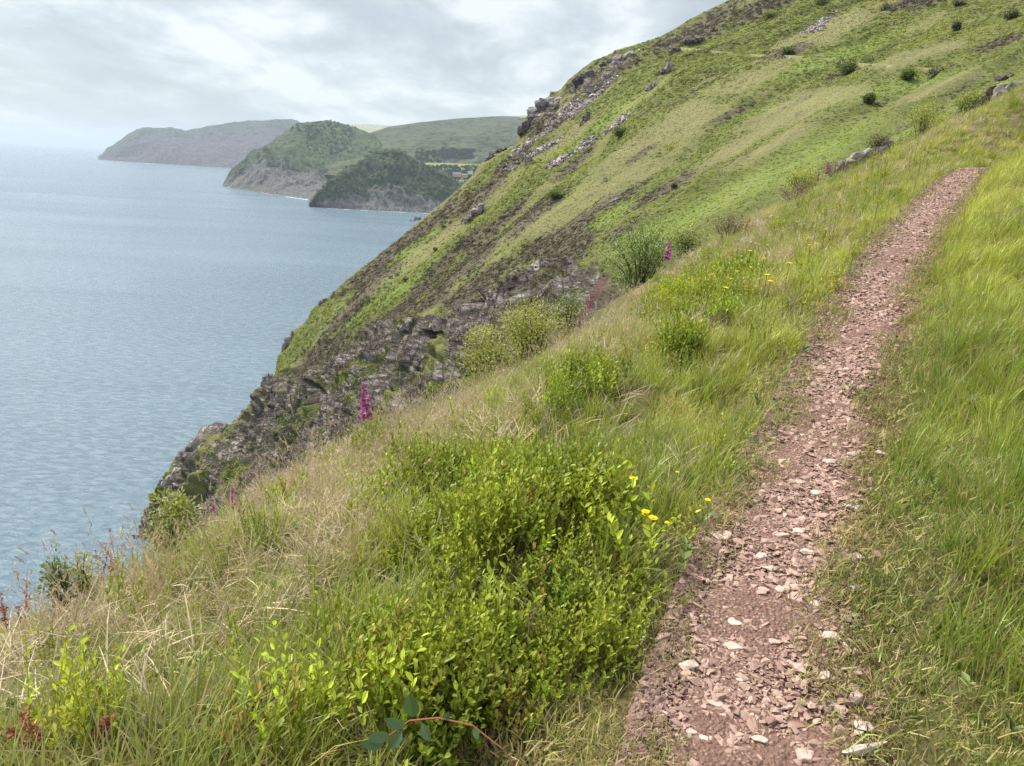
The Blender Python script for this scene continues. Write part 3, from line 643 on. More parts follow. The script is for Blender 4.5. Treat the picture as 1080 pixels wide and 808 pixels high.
def p_lush(seed, n=30, h0=.11, h1=.30, w=.0072, spread=.065):
    B = Build(); rn = random.Random(seed); rn.random
    for k in range(n):
        a = rn.uniform(0, 6.283); rr_ = spread * math.sqrt(rn.random()); az = a + rn.gauss(0, .8)
        blade(B, rn, (rr_ * math.cos(a), rr_ * math.sin(a), -.03), az, rn.uniform(h0, h1), w * rn.uniform(.6, 1.3), rn.uniform(.05, .45), rn.uniform(.2, 1.5), 4, twist=rn.uniform(-.5, .5))
    return B
def p_seed(seed, n=6, h0=.25, h1=.48):
    B = Build(); rn = random.Random(seed)
    for k in range(n):
        a = rn.uniform(0, 6.283); rr_ = .07 * math.sqrt(rn.random()); az = rn.gauss(.3, 1.0)
        h = rn.uniform(h0, h1)
        p, d, ang = blade(B, rn, (rr_ * math.cos(a), rr_ * math.sin(a), -.02), az, h, .0030, rn.uniform(.0, .4), rn.uniform(.1, .9), 4, col=(rn.random(), .5, 0))
        q = p.copy(); dd = d * math.sin(ang) + V(0, 0, math.cos(ang)); hl = rn.uniform(.05, .10)
        for j in range(13):                     # loose panicle
            t = j / 13; bp = p - dd * hl * t * .6 + dd * .01
            o = unit(V(rn.gauss(0, 1), rn.gauss(0, 1), rn.gauss(.2, .6))) * (.004 + .014 * t) + dd * .012
            leaf(B, bp, o + dd * .01, V(rn.gauss(0, 1), rn.gauss(0, 1), .3), rn.uniform(.010, .018), .005, (rn.random(), .9, 0))
    for k in range(9):
        a = rn.uniform(0, 6.283); blade(B, rn, (.06 * math.cos(a), .06 * math.sin(a), -.02), rn.uniform(0, 6.28), rn.uniform(.1, .26), .005, rn.uniform(.1, .6), rn.uniform(.5, 1.8), 3)
    return B
def p_thatch(seed):
    B = Build(); rn = random.Random(seed)
    for k in range(26):
        a = rn.uniform(0, 6.283); rr_ = .12 * math.sqrt(rn.random())
        blade(B, rn, (rr_ * math.cos(a), rr_ * math.sin(a), rn.uniform(-.01, .03)), rn.uniform(0, 6.28), rn.uniform(.1, .24), .005, rn.uniform(.5, 1.2), rn.uniform(.2, 1.3), 3, twist=rn.uniform(-1, 1))
    return B
def p_bil(seed, stems=10):
    B = Build(); rn = random.Random(seed)
    for k in range(stems):
        a = rn.uniform(0, 6.283); rr_ = .085 * math.sqrt(rn.random()); az = rn.uniform(0, 6.28); h = rn.uniform(.12, .26); ln = rn.uniform(.05, .45)
        base = V(rr_ * math.cos(a), rr_ * math.sin(a), -.02); dd = V(math.cos(az) * math.sin(ln), math.sin(az) * math.sin(ln), math.cos(ln))
        tube(B, [base, base + dd * h], .0015, .0008, (.3, .2, 0), 3)
        nl = rn.randint(9, 14)
        for j in range(nl):
            t = .28 + .72 * j / nl; p = base + dd * h * t; la = j * 2.4 + rn.uniform(-.4, .4)
            o = V(math.cos(la), math.sin(la), rn.uniform(.7, 1.7)); L_ = rn.uniform(.017, .034) * (1.1 - .35 * t)
            leaf(B, p, o, V(rn.gauss(0, .3), rn.gauss(0, .3), 1), L_, L_ * .50, (rn.random(), max(0, t * 1.4 - .5), rn.random()))
    return B
def p_turf(seed):
    B = Build(); rn = random.Random(seed)
    for k in range(40):
        a = rn.uniform(0, 6.283); rr_ = .09 * math.sqrt(rn.random())
        blade(B, rn, (rr_ * math.cos(a), rr_ * math.sin(a), -.004), rn.uniform(0, 6.28), rn.uniform(.015, .05), .0028, rn.uniform(.2, 1.1), rn.uniform(.2, 1.2), 2, twist=rn.uniform(-1, 1))
    return B
lm_lush = leafmat('grass_blade', .38, tipcol=(.38, .34, .12), tipamt=.5, var=1.0, gloss=.03, drystraw=.09, rough=.45)
lm_seed = leafmat('dry_grass_stem', .25, tipcol=(.46, .36, .26), tipamt=.55, var=.7, gloss=.03)
lm_bil = leafmat('bilberry_leaf', .40, tipcol=(.40, .42, .06), tipamt=.5, var=1.2, gloss=.02, rough=.5)
lm_turf = leafmat('turf_blade', .3, var=.8, gloss=.02, drystraw=.2)
P_lush = [p_lush(s).obj('tuft', lm_lush) for s in range(6)]
P_long = [p_lush(20 + s, 26, .18, .42, .0066, .055).obj('long_tuft', lm_lush) for s in range(5)]
P_seed = [p_seed(s).obj('seed_tuft', lm_seed) for s in range(6)]
P_that = [p_thatch(s).obj('thatch_tuft', lm_seed) for s in range(4)]
P_bil = [p_bil(s).obj('sprig', lm_bil) for s in range(6)]
P_turf = [p_turf(s).obj('turf_tuft', lm_turf) for s in range(4)]

silx, sily, sild = (np.array([s[k] for s in SIL], float) for k in range(3))
def sample(n, r0=4.0, p=1.2, rmin=.8, rmax=62, seed=0, a0=-72, a1=78):
    rn = np.random.default_rng(seed); rr_ = np.exp(np.linspace(math.log(rmin), math.log(rmax), 2000))
    dens = np.minimum(1, (r0 / rr_) ** p) * rr_ * rr_; cdf = np.cumsum(dens); cdf /= cdf[-1]
    r_ = np.interp(rn.random(n), cdf, rr_); a = np.radians(rn.uniform(a0, a1, n))
    x, y = r_ * np.sin(a), r_ * np.cos(a); z, L_, W_, I_ = ground(x, y); p3 = np.stack([x, y, z], -1)
    px, py, w = proj(p3)
    keep = (w > .5) & (px > -90) & (px < 1180) & (py > -60) & (py < 960) & (w < np.interp(px, silx, sild) + 1.2 + .05 * w)
    return {k: v_[keep] for k, v_ in dict(p=p3, px=px, py=py, w=w, L=L_, W=W_, I=I_, r=r_, u=rn.random(n), u2=rn.random(n), u3=rn.random(n)).items()}
def sub(S, m): return {k: v_[m] for k, v_ in S.items()}
def gb(S, lst):
    m = np.zeros(len(S['px']))
    for cx, cy, rx, ry in lst: m = np.maximum(m, np.clip(1.6 - np.hypot((S['px'] - cx) / rx, (S['py'] - cy) / ry), 0, 1))
    return m
def masks(S):
    q = S['p'] / .9
    n1 = fbm(q, 3, 201); n2 = fbm(S['p'] / 3.0, 3, 202); edge = S['py'] - np.interp(S['px'], silx, sily)
    left = (S['L'] < 0)
    bil = gb(S, [(520, 620, 125, 70), (450, 700, 120, 50), (350, 795, 130, 32), (130, 805, 80, 16), (570, 560, 80, 26), (600, 690, 60, 55), (490, 545, 60, 30), (760, 312, 38, 24), (700, 330, 40, 14), (620, 425, 50, 16), (440, 770, 110, 40), (720, 390, 30, 14), (585, 450, 30, 10)]) * left
    dry = np.maximum(gb(S, [(60, 690, 170, 75), (150, 640, 170, 40), (330, 560, 150, 60), (280, 660, 120, 40), (760, 275, 70, 20), (680, 330, 50, 24), (460, 470, 120, 40), (560, 400, 120, 25), (480, 500, 40, 20)]), (1.0 - sst(25, 110 - np.clip(S['w'], 0, 30) * 2.2, edge)) * (1 - .6 * sst(760, 860, S['px']))) * left
    bil = np.clip(bil + .9 * n1 - .15, 0, 1); bil[~left] = 0
    dry = np.clip(dry * .85 + 1.1 * n1 + .6 * n2 - .2, 0, 1) * (1 - .75 * sst(.3, .7, bil)); dry[~left] = np.clip(.10 + .5 * n2 + .3 * n1, 0, .5)[~left]
    return bil, dry, n1, n2
def put(name, protos, S, scl, tint, label, cat, lean=.25, seed=0, jit=.2, sink=0.0):
    n = len(S['px']); rn = np.random.default_rng(seed + 500)
    eu = tilt_euler(n, rn.uniform(0, 6.283, n), lean * .7 + rn.normal(0, jit, n), -lean * .35 + rn.normal(0, jit, n))
    pts = S['p'].copy(); pts[:, 2] -= sink
    return scatter(name, protos, pts, eu, scl, tint, label, cat, seed=seed)
def mixv(a, b, t): return np.array(a)[None] * (1 - t[:, None]) + np.array(b)[None] * t[:, None]
def jitter(t, seed, amt=.18): return t * np.random.default_rng(seed).normal(1, amt, (len(t), 1)).clip(.5, 1.6) * np.random.default_rng(seed + 1).normal(1, .06, (len(t), 3)).clip(.7, 1.3)
def far_s(w): return 1 + .018 * np.clip(w - 5, 0, 40)

# short trodden turf beside and on the path
S = sample(140000, 3.0, 1.35, .8, 45, 1)
m = (np.abs(S['L']) > S['W'] - .05 - .03 * (S['py'] < 620) + .16 * fbm(S['p'] / .25, 3, 7)) & (S['L'] > -S['W'] - .5) & (S['L'] < S['W'] + .5)
m |= (S['L'] > S['W'] * (.52 + .5 * fbm(S['p'] / .30, 2, 8))) & (S['L'] <= S['W']) & (S['u3'] < .42)
m &= ~((S['L'] < -S['W'] + .05) & (S['L'] > -S['W'] - .04) & (S['py'] > 620) & (S['u2'] < .15))
S = sub(S, m); ins = np.abs(S['L']) < S['W']; S['p'][ins, 2] = path_z(S['p'][ins, 0], S['p'][ins, 1]) 
put('short_turf', P_turf, S, (.8 + .9 * S['u']) * far_s(S['w']), jitter(mixv((.14, .17, .035), (.26, .23, .08), np.clip(.45 + .8 * fbm(S['p'] / .5, 2, 31), 0, 1)), 11), 'short trodden olive turf along the edges of the stony path', 'turf', .05, 1)
# green grass
S = sample(185000, 4.2, 1.15, .9, 62, 2); bil, dry, n1, n2 = masks(S); clear = np.abs(S['L']) - S['W'] - np.where(S['L'] > 0, -.03, -.03) + .22 * fbm(S['p'] / .45, 3, 14)
m = (clear > 0) & ((fbm(S['p'] / .42, 2, 77) > -.42 + .25 * S['u3']) | (S['L'] > 0)) & ((S['L'] > 0) | (S['u'] > .30 + .62 * bil) ) & (S['u2'] > .75 * dry * (S['L'] < 0))
S = sub(S, m); n1, n2, dry, clear = n1[m], n2[m], dry[m], clear[m]
yel = np.clip(.45 + .9 * n2 + .4 * n1, 0, 1)
yel = np.clip(yel + .5 * fbm(S['p'] / .28, 2, 79), 0, 1)
tint = jitter(mixv((.105, .20, .014), (.47, .50, .04), yel), 21); tint = tint * (1 - .25 * dry[:, None]) + np.array([.25, .22, .09]) * .25 * dry[:, None]
short = np.clip(clear / .26, .28, 1)
fl = (1 - sst(120, 330, S['px']))[:, None]; tint = tint * (1 - .6 * fl) + np.array([.15, .16, .06]) * .6 * fl
big = S['L'] > 0; tus = fbm(S['p'] / .42, 2, 77); short = short * np.clip(1 + .75 * tus, .45, 1.6)
sc_ = (.72 + .5 * S['u3']) * short * far_s(S['w']) * np.where(big, 1.0, .85)
lb = {True: 'long bright green grass combed over the bank right of the path', False: 'green tufted grass between the path and the cliff edge'}
for side in (False, True):
    q = big == side; T_ = sub(S, q)
    put('long_grass' if side else 'green_grass', (P_long + P_lush[:3] if side else P_lush + P_long[:1]), T_, sc_[q] * (.64 if side else .90), tint[q] * (1.12 if side else 1.0), lb[side], 'grass', .32 if side else .22, 2 + side)
# thatch and dry grass
S = sample(75000, 4.5, 1.1, .9, 62, 4); bil, dry, n1, n2 = masks(S); clear = np.abs(S['L']) - S['W'] - .18
m = (clear > 0) & (S['u'] < .12 + .75 * dry) & (S['L'] < 0)
T_ = sub(S, m); put('dead_grass', P_that, T_, (.8 + .6 * T_['u2']) * far_s(T_['w']), jitter(mixv((.30, .25, .11), (.46, .37, .22), T_['u3']), 31, .2), 'straw coloured dead grass matted among the green', 'grass', .3, 5, .3)
S = sample(112000, 5, 1.05, .9, 62, 6); bil, dry, n1, n2 = masks(S); clear = np.abs(S['L']) - S['W'] - .25
m = (clear > 0) & (S['u'] < np.where(S['L'] < 0, .60 * dry ** 1.8, .25 * dry)) & (S['u2'] < .85)
T_ = sub(S, m); pk = np.clip(gb(T_, [(60, 690, 150, 60), (560, 400, 260, 40), (300, 540, 100, 40)]) * .8 + .3 * n1[m], 0, 1)
put('seeding_grass', P_seed, T_, (.75 + .45 * T_['u3']) * far_s(T_['w']), jitter(mixv((.31, .27, .10), (.45, .31, .20), pk), 41, .2), 'dry pinkish brown grass in seed leaning along the cliff edge', 'grass', .38, 6, .22)
# bilberry
S = sample(75000, 4, 1.1, .9, 40, 8); bil, dry, n1, n2 = masks(S); clear = -S['L'] - S['W'] + .0 + .12 * fbm(S['p'] / .3, 2, 15)
m = (clear > 0) & (S['u'] < sst(.2, .65, bil) * .95 + .03)
T_ = sub(S, m); yy = np.clip(.5 + .9 * fbm(T_['p'] / .35, 2, 61), 0, 1)
T_['p'][:, 2] += .02 + .20 * sst(.35, 1, bil[m]) * (.55 + .45 * fbm(T_['p'] / .4, 2, 87))
put('bilberry', P_bil, T_, (.85 + .45 * T_['u2']) * np.clip(1 + .8 * fbm(T_['p'] / .3, 2, 83), .55, 1.5) * far_s(T_['w']), np.where((T_['u3'] < .03)[:, None], np.array([[.30, .19, .05]]), jitter(mixv((.07, .145, .012), (.34, .39, .03), yy), 51, .3)), 'low bilberry shrubs with small bright green oval leaves', 'shrubs', .12, 8)
S = sub(S, m)

# ------------------------------------------------------------------ path stones
import bmesh
def rock_mesh(seed, n=16, flat=.5, sharp=0.0):
    rn = np.random.default_rng(seed); bm = bmesh.new()
    for k in range(n):
        a = rn.normal(size=3); a /= np.linalg.norm(a); a = np.sign(a) * np.abs(a) ** .8; a[2] *= flat; bm.verts.new(a * rn.uniform(.8, 1.05))
    bmesh.ops.convex_hull(bm, input=bm.verts)
    for v_ in [v_ for v_ in bm.verts if not v_.link_faces]: bm.verts.remove(v_)
    bmesh.ops.recalc_face_normals(bm, faces=bm.faces)
    if sharp:
        bmesh.ops.bevel(bm, geom=list(bm.edges), offset=sharp, segments=1, affect='EDGES', clamp_overlap=True)
    bmesh.ops.triangulate(bm, faces=bm.faces); bm.verts.ensure_lookup_table()
    v_ = np.array([q.co[:] for q in bm.verts]); f_ = [tuple(q.index for q in f.verts) for f in bm.faces]; bm.free(); return v_, f_
sm_, nt, out = newmat('gravel_stone')
b = nd(nt, 'ShaderNodeBsdfPrincipled', i_Roughness=.8); b.inputs['Specular IOR Level'].default_value = .3
a = nd(nt, 'ShaderNodeAttribute', attribute_name='tint', attribute_type='INSTANCER'); tc = nd(nt, 'ShaderNodeTexCoord')
lk(nt, mixc(nt, noise(nt, tc.outputs['Object'], 1.5, 4, .6), a.outputs['Color'], (.16, .10, .085), 'MIX'), b.inputs['Base Color']); lk(nt, b.outputs[0], out.inputs[0])
P_gr = []
for k in range(8):
    v_, f_ = rock_mesh(k, 11, .42 + .05 * (k % 3)); P_gr.append(mesh_obj('pebble', v_, f_, sm_))
def path_sample(n, seed, smax=32, k=1.8):
    rn = np.random.default_rng(seed); s_ = rn.random(n) ** k * smax + 1.6; c_ = pch(s_); i_ = np.clip((s_ / _s[-1] * 899).astype(int), 0, 899)
    w_ = PWS[i_] / 2 - .01; o_ = np.clip(rn.normal(-.08, .58, n), -1.04, 1.25) * w_
    x = c_[:, 0] + TAN[i_, 1] * o_; y = c_[:, 1] - TAN[i_, 0] * o_
    return x, y, s_, o_ / w_, rn
x, y, s_, o_, rn = path_sample(150000, 3, 34, 1.9)
cl_ = fbm(np.stack([x, y, 0 * x], -1) / .22, 3, 71); keep = (rn.random(len(x)) < np.clip(.75 + 1.3 * cl_, .08, 1)) & ~((o_ < -.86) & (rn.random(len(x)) < .75)) & ~((o_ > .8) & (rn.random(len(x)) < .4))
x, y, s_ = x[keep], y[keep], s_[keep]; n = len(x); sz = np.clip(np.exp(rn.normal(math.log(.0056), .60, n)), .003, .023) * (1 + .04 * s_); 
tint = mixv((.18, .098, .07), (.46, .325, .25), np.clip(rn.normal(.5, .3, n), 0, 1))
z = path_z(x, y) + sz * .12
eu = tilt_euler(n, rn.uniform(0, 6.28, n), rn.normal(0, .3, n), rn.normal(0, .3, n))
scl = sz[:, None] * np.stack([rn.uniform(.8, 1.6, n), rn.uniform(.6, 1.1, n), rn.uniform(.7, 1.1, n)], -1)
scatter('gravel', P_gr, np.stack([x, y, z], -1), eu, scl, tint, 'pinkish red stone chips covering the footpath', 'gravel', seed=9)

# ------------------------------------------------------------------ growth on the combe hillside
def p_clump(seed, n=34, r=1.0, hgt=.75, ls=.34):
    B = Build(); rn = random.Random(seed)
    for k in range(n):
        a = rn.uniform(0, 6.283); e_ = rn.uniform(.0, 1.45); p = V(math.cos(a) * math.cos(e_) * r, math.sin(a) * math.cos(e_) * r, math.sin(e_) * hgt) * rn.uniform(.55, 1.0)
        o = unit(p + V(0, 0, .5)); s_ = unit(np.cross(o, V(rn.gauss(0, 1), rn.gauss(0, 1), rn.gauss(0, 1)))); t_ = unit(np.cross(s_, o) + o * .5); L_ = ls * rn.uniform(.6, 1.3)
        B.add([p - s_ * L_ * .4, p + t_ * L_ * .5, p + s_ * L_ * .4, p - t_ * L_ * .6], [(0, 1, 2, 3)], (rn.random(), max(0, p[2]), rn.random()))
    return B
lm_cl = leafmat('hillside_growth', .25, var=.9, gloss=.0)
P_cl = [p_clump(s, 34).obj('clump', lm_cl) for s in range(6)]
rn = np.random.default_rng(77)
nq = 210000
ii = rng.random(nq) * (nu - 2); ti = rng.random(nq) ** .8
jj = nbk + ti * (nvt - nbk - 2)
i0 = ii.astype(int); j0 = jj.astype(int); fi = (ii - i0)[:, None]; fj = (jj - j0)[:, None]
pt = (Q[i0, j0] * (1 - fi) + Q[i0 + 1, j0] * fi) * (1 - fj) + (Q[i0, j0 + 1] * (1 - fi) + Q[i0 + 1, j0 + 1] * fi) * fj
px, py, w = proj(pt); cov = cover.reshape(nu, nvt, 3)[i0, j0]; rk0 = rockm[i0, j0]; sc0 = np.maximum(scree, red)[i0, j0]
cav = np.minimum.reduce([np.hypot((px - a_) / b_, (py - c_) / d_) for a_, b_, c_, d_ in ((470, 15, 380, 19), (418, 11, 408, 17), (348, 10, 430, 15))])
vis = (cav > 1) & (px > 100) & (px < 1140) & (py > -60) & (py < 640) & (pt[:, 2] > 4)
keep = vis & (rn.random(nq) > np.clip(1.5 * rk0 - .1, 0, .80)) & (sc0 * (.6 + .8 * rn.random(nq)) < .34)
pt, w, cov, rk0 = pt[keep], w[keep], cov[keep], rk0[keep]; n = len(pt)
g = mixv((.105, .14, .026), (.205, .22, .045), np.clip(.5 + fbm(pt / 8, 3, 301), 0, 1))
g = g * (1 - cov[:, 2:]) + mixv((.125, .19, .028), (.22, .265, .045), rn.random(n)) * cov[:, 2:]
dd = np.clip(cov[:, 1:2] * .42 + .5 * fbm(pt / 5, 3, 303)[:, None] * (cov[:, 1:2] > .05), 0, 1); g = g * (1 - dd) + mixv((.20, .185, .06), (.29, .24, .10), rn.random(n)) * dd
hh_ = (np.clip(cov[:, 0] + .35 * (rk0 > .3), 0, 1) > rn.random(n))[:, None]; g = np.where(hh_, mixv((.055, .062, .03), (.12, .095, .075), rn.random(n)), g)
scl = np.clip(w / 300, .16, 1) * (.45 + .6 * rn.random(n)); scl = scl * np.where(cov[:, 1] > .5, .6, 1.0) * (1 + .35 * hh_[:, 0])
eu = tilt_euler(n, rn.uniform(0, 6.28, n), rn.normal(-.25, .2, n), rn.normal(0, .2, n)); s3 = scl[:, None] * np.stack([1 + 0 * scl, 1 + 0 * scl, .75 + 0 * scl], -1)
scatter('bracken', P_cl, pt - np.array([0, 0, .1]), eu, s3, jitter(g, 91, .22), 'bracken, heather and rough grass covering the hillside across the combe', 'bracken', seed=12)

# ------------------------------------------------------------------ trees far off
def p_crown(seed):
    v_, f_ = rock_mesh(900 + seed, 60, .9); B = Build(); rn = random.Random(seed)
    b_ = p_clump(seed, 70, 1, 1.1, .5); return b_
lm_tree = leafmat('far_tree_leaf', .1, var=.7, gloss=0)
P_tr = [p_crown(s).obj('crown', lm_tree) for s in range(4)]
def tree_points(G, boxes, n, seed, z_add=0.0):
    rn = np.random.default_rng(seed); pts = []
    gx, gy, gw = proj(G.reshape(-1, 3)); F = G.reshape(-1, 3)
    for (x0_, x1_, y0_, y1_, frac) in boxes:
        idx = np.nonzero((gx > x0_) & (gx < x1_) & (gy > y0_) & (gy < y1_))[0]
        if len(idx): pts.append(F[rn.choice(idx, int(n * frac))] + rn.normal(0, 4, (int(n * frac), 3)) * [1, 1, 0])
    return np.vstack(pts)
def forest(name, pts, s0, s1, label, seed, c0=(.022, .036, .016), c1=(.045, .062, .024)):
    n = len(pts); rn = np.random.default_rng(seed)
    eu = np.stack([0 * pts[:, 0], 0 * pts[:, 0], rn.uniform(0, 6.28, n)], -1); sc = rn.uniform(s0, s1, n)
    scatter(name, P_tr, pts + np.array([0, 0, 1.0]), eu, sc, jitter(mixv(c0, c1, rn.random(n)), seed), label, 'woodland', seed=seed)
forest('headland_wood', tree_points(GH2, [(295, 372, 122, 140, .18), (322, 372, 132, 165, .3), (270, 400, 150, 200, .2)], 900, 5), 3, 6, 'dark wind-cut trees on the top and flanks of the wooded headland', 5)
forest('cone_scrub', tree_points(GH4, [(335, 540, 155, 212, 1)], 900, 6), 2, 5.5, 'dark scrub covering the cone shaped headland', 6, (.05, .07, .03), (.085, .105, .045))
forest('valley_wood', np.vstack([tree_points(GH5, [(455, 520, 176, 190, .7)], 420, 7), tree_points(GH3, [(465, 500, 158, 168, .35), (438, 470, 158, 172, .12)], 700, 8)]), 5, 11, 'trees around the pale fields and houses in the distant valley', 7)

# ------------------------------------------------------------------ far houses
hw_ = simplemat('pink_render', (.62, .40, .36), .8, 1.0, .1, 0); hr_ = simplemat('slate_roof', (.12, .11, .12), .7, 1.0, .2, 0); hg_ = simplemat('dark_glass', (.03, .035, .04), .2, 1.0, .1, 0)
hwm_ = simplemat('white_render', (.75, .72, .68), .8, 1.0, .1, 0)
def box(B, c, s, col=(0.5, 0, 0)):
    x, y, z = c; a, b_, d = s[0] / 2, s[1] / 2, s[2] / 2
    B.add([(x + i * a, y + j * b_, z + k * d) for i in (-1, 1) for j in (-1, 1) for k in (-1, 1)], [(0, 1, 3, 2), (4, 6, 7, 5), (0, 4, 5, 1), (2, 3, 7, 6), (0, 2, 6, 4), (1, 5, 7, 3)], col)
def house(px, py, d, wd, h, dp, wallm, label, nwin):
    c = P(px, py, d); root = empty('house', tuple(c), label, 'house', 'houses in the distant valley')
    B = Build(); box(B, (0, 0, h / 2), (wd, dp, h)); link(B.obj('wall', wallm, root))
    B = Build(); e_ = 1.2; B.add([(-wd / 2 - e_, -dp / 2 - e_, h), (wd / 2 + e_, -dp / 2 - e_, h), (wd / 2 + e_, dp / 2 + e_, h), (-wd / 2 - e_, dp / 2 + e_, h), (-wd / 2, 0, h + 3.4), (wd / 2, 0, h + 3.4)],
        [(0, 1, 5, 4), (2, 3, 4, 5), (1, 2, 5), (3, 0, 4), (3, 2, 1, 0)], (0.5, 0, 0)); rf = B.obj('roof', hr_, root); link(rf)
    B = Build(); box(B, (wd * .3, 0, h + 3.6), (1.6, 1.2, 2.4)); link(B.obj('chimney', wallm, rf))
    for k in range(nwin):
        for lv in range(2 if h > 7 else 1):
            B = Build(); box(B, (-wd / 2 + (k + .5) * wd / nwin, -dp / 2 - .05, 2.2 + lv * 3.4), (1.5, .16, 1.7)); link(B.obj('window', hg_, root))
house(482, 186.5, 2330, 26, 9.5, 12, hw_, 'long pink house, leftmost in the distant valley below the moor', 7)
house(490, 187.2, 2345, 17, 8, 11, hw_, 'smaller pink house right of the long one in the distant valley', 4)
house(496, 183.8, 2400, 16, 6.5, 9, hwm_, 'white house behind the pink ones, nearest the hillside edge', 3)

# ------------------------------------------------------------------ crags on the hillside
def rockmaterial(name, dark, mid, lite, scale):
    m, nt, out = newmat(name)
    b = nd(nt, 'ShaderNodeBsdfPrincipled', i_Roughness=.88); b.inputs['Specular IOR Level'].default_value = .2
    tc = nd(nt, 'ShaderNodeTexCoord'); o3 = tc.outputs['Object']
    n1 = noise(nt, o3, scale, 7, .7, .4); n2 = noise(nt, mapping(nt, o3, (1, 1, 3.2), (.5, .35, 0)), scale * 1.3, 5, .7)
    s_ = mth(nt, 'ADD', mth(nt, 'MULTIPLY', n1, .5), mth(nt, 'MULTIPLY', n2, .5))
    c = ramp(nt, s_, [(.36, dark), (.5, mid), (.66, lite)]); lk(nt, c, b.inputs['Base Color'])
    bp = nd(nt, 'ShaderNodeBump', i_Strength=1, i_Distance=.25 / scale); lk(nt, s_, bp.inputs['Height']); lk(nt, bp.outputs[0], b.inputs['Normal']); lk(nt, b.outputs[0], out.inputs[0]); return m
cr_m = rockmaterial('crag_rock', (.045, .038, .04), (.16, .135, .13), (.36, .32, .30), .55)
cr_d = rockmaterial('dark_crag_rock', (.03, .026, .028), (.085, .07, .07), (.17, .145, .14), .5)
def crag(px, py, wpx, hpx, label, mat=cr_m, seed=0, sink=.25, name='rock_outcrop', group='rock outcrops on the hillside'):
    p, nrm = on_hill(px, py); d = float(proj(p[None])[2][0]); Wm, Hm = wpx * d / F_PX, hpx * d / F_PX
    rn = np.random.default_rng(seed + 1000); B = Build(); k = 7
    for q in range(k):
        v_, f_ = rock_mesh(seed * 31 + q, 18, 1.0, .0); sc = rn.uniform(.30, .6); a = rn.uniform(0, 6.28)
        v_ = v_ * np.array([Wm * .5 * sc, Wm * .45 * sc, Hm * .62 * sc * rn.uniform(.8, 1.5)])
        c_, s_ = math.cos(-.7), math.sin(-.7); v_ = np.stack([v_[:, 0] * c_ - v_[:, 2] * s_, v_[:, 1], v_[:, 0] * s_ + v_[:, 2] * c_], -1) if q % 2 else v_
        t = (q + .5) / k - .5; v_ = v_ + np.array([t * Wm * .75, rn.normal(0, .12) * Wm, t * Hm * .55 * .9 + rn.normal(0, .08) * Hm])
        B.add(v_, f_, (.5, 0, 0))
    me = B.obj(name, mat); link(me, label, 'rock', group); me.location = p + np.array([0, 0, Hm * (.35 - sink)])
    return me
crag(577, 112, 40, 24, 'large pale jagged crag on the skyline above the scree', seed=1)
crag(556, 134, 20, 22, 'steep dark crag on the skyline, lowest of the high group', cr_d, 2)
crag(568, 122, 18, 18, 'dark purple broken rock just left of the large pale crag', cr_d, 3)
crag(614, 84, 22, 14, 'dark notched rock on the skyline between two crags', cr_d, 4)
crag(657, 63, 24, 14, 'rounded grey crag on the skyline, highest of the skyline rocks', seed=5)
crag(640, 68, 16, 10, 'small dark rock touching the rounded grey skyline crag', cr_d, 6)
crag(626, 96, 18, 12, 'grey broken outcrop at the top end of the scree chute', seed=7)
crag(699, 77, 18, 13, 'pale split outcrop in the grass right of the scree chute', seed=8)
crag(686, 94, 14, 12, 'pale narrow outcrop just below the split outcrop', seed=9)
crag(730, 44, 24, 12, 'dark outcrop in heather below the upper skyline', cr_d, 10)
crag(712, 54, 14, 9, 'small dark rock left of the outcrop in heather', cr_d, 11)
crag(503, 225, 20, 15, 'pale pointed outcrop standing in green bracken on the lower slope', seed=12)
crag(491, 236, 9, 12, 'small upright rock just left of the pale pointed outcrop', seed=13)
crag(557, 172, 9, 18, 'tall thin pale rock rib beneath the skyline crags', seed=14)
crag(616, 130, 10, 18, 'upright brown rock rib beside the scree chute', cr_d, 15)
crag(516, 167, 11, 14, 'grey crag at the skyline edge just above the distant houses', seed=16)
crag(531, 158, 18, 6, 'low brown ledge on the skyline below the crags', cr_d, 17)
crag(580, 153, 12, 8, 'small pale rock below the large skyline crag', seed=18)
crag(637, 191, 6, 7, 'small white boulder alone in bracken, left of the dark bush', seed=19)
crag(648, 212, 9, 7, 'small grey boulder on the slope below the white boulder', seed=20)
crag(697, 178, 4, 4, 'tiny pale boulder in dry grass in the middle of the slope', seed=21)
crag(340, 320, 10, 9, 'dark rock on the seaward skyline halfway down the slope', cr_d, 22)
crag(302, 362, 14, 26, 'tall grey crag on the seaward skyline above the cliffs', seed=23)
crag(280, 405, 12, 20, 'grey crag on the seaward skyline, lowest above the shore', seed=24)
crag(428, 345, 14, 20, 'white rock face set in the grassy cliff top', seed=25)
crag(573, 312, 12, 20, 'upright white rock at the top of the inner cliff', seed=26)
crag(530, 325, 10, 18, 'tall pinkish rock left of the bright bush', seed=27)
crag(208, 478, 34, 22, 'brown capped rock stack at the foot of the headland', cr_d, 28)
crag(185, 508, 30, 26, 'banded grey rock slab sloping into the sea at the point', seed=29)
crag(172, 536, 18, 18, 'black wet rock at the waterline of the point', cr_d, 30)
crag(1060, 84, 20, 12, 'dark crag at the right edge above the path', cr_d, 31)
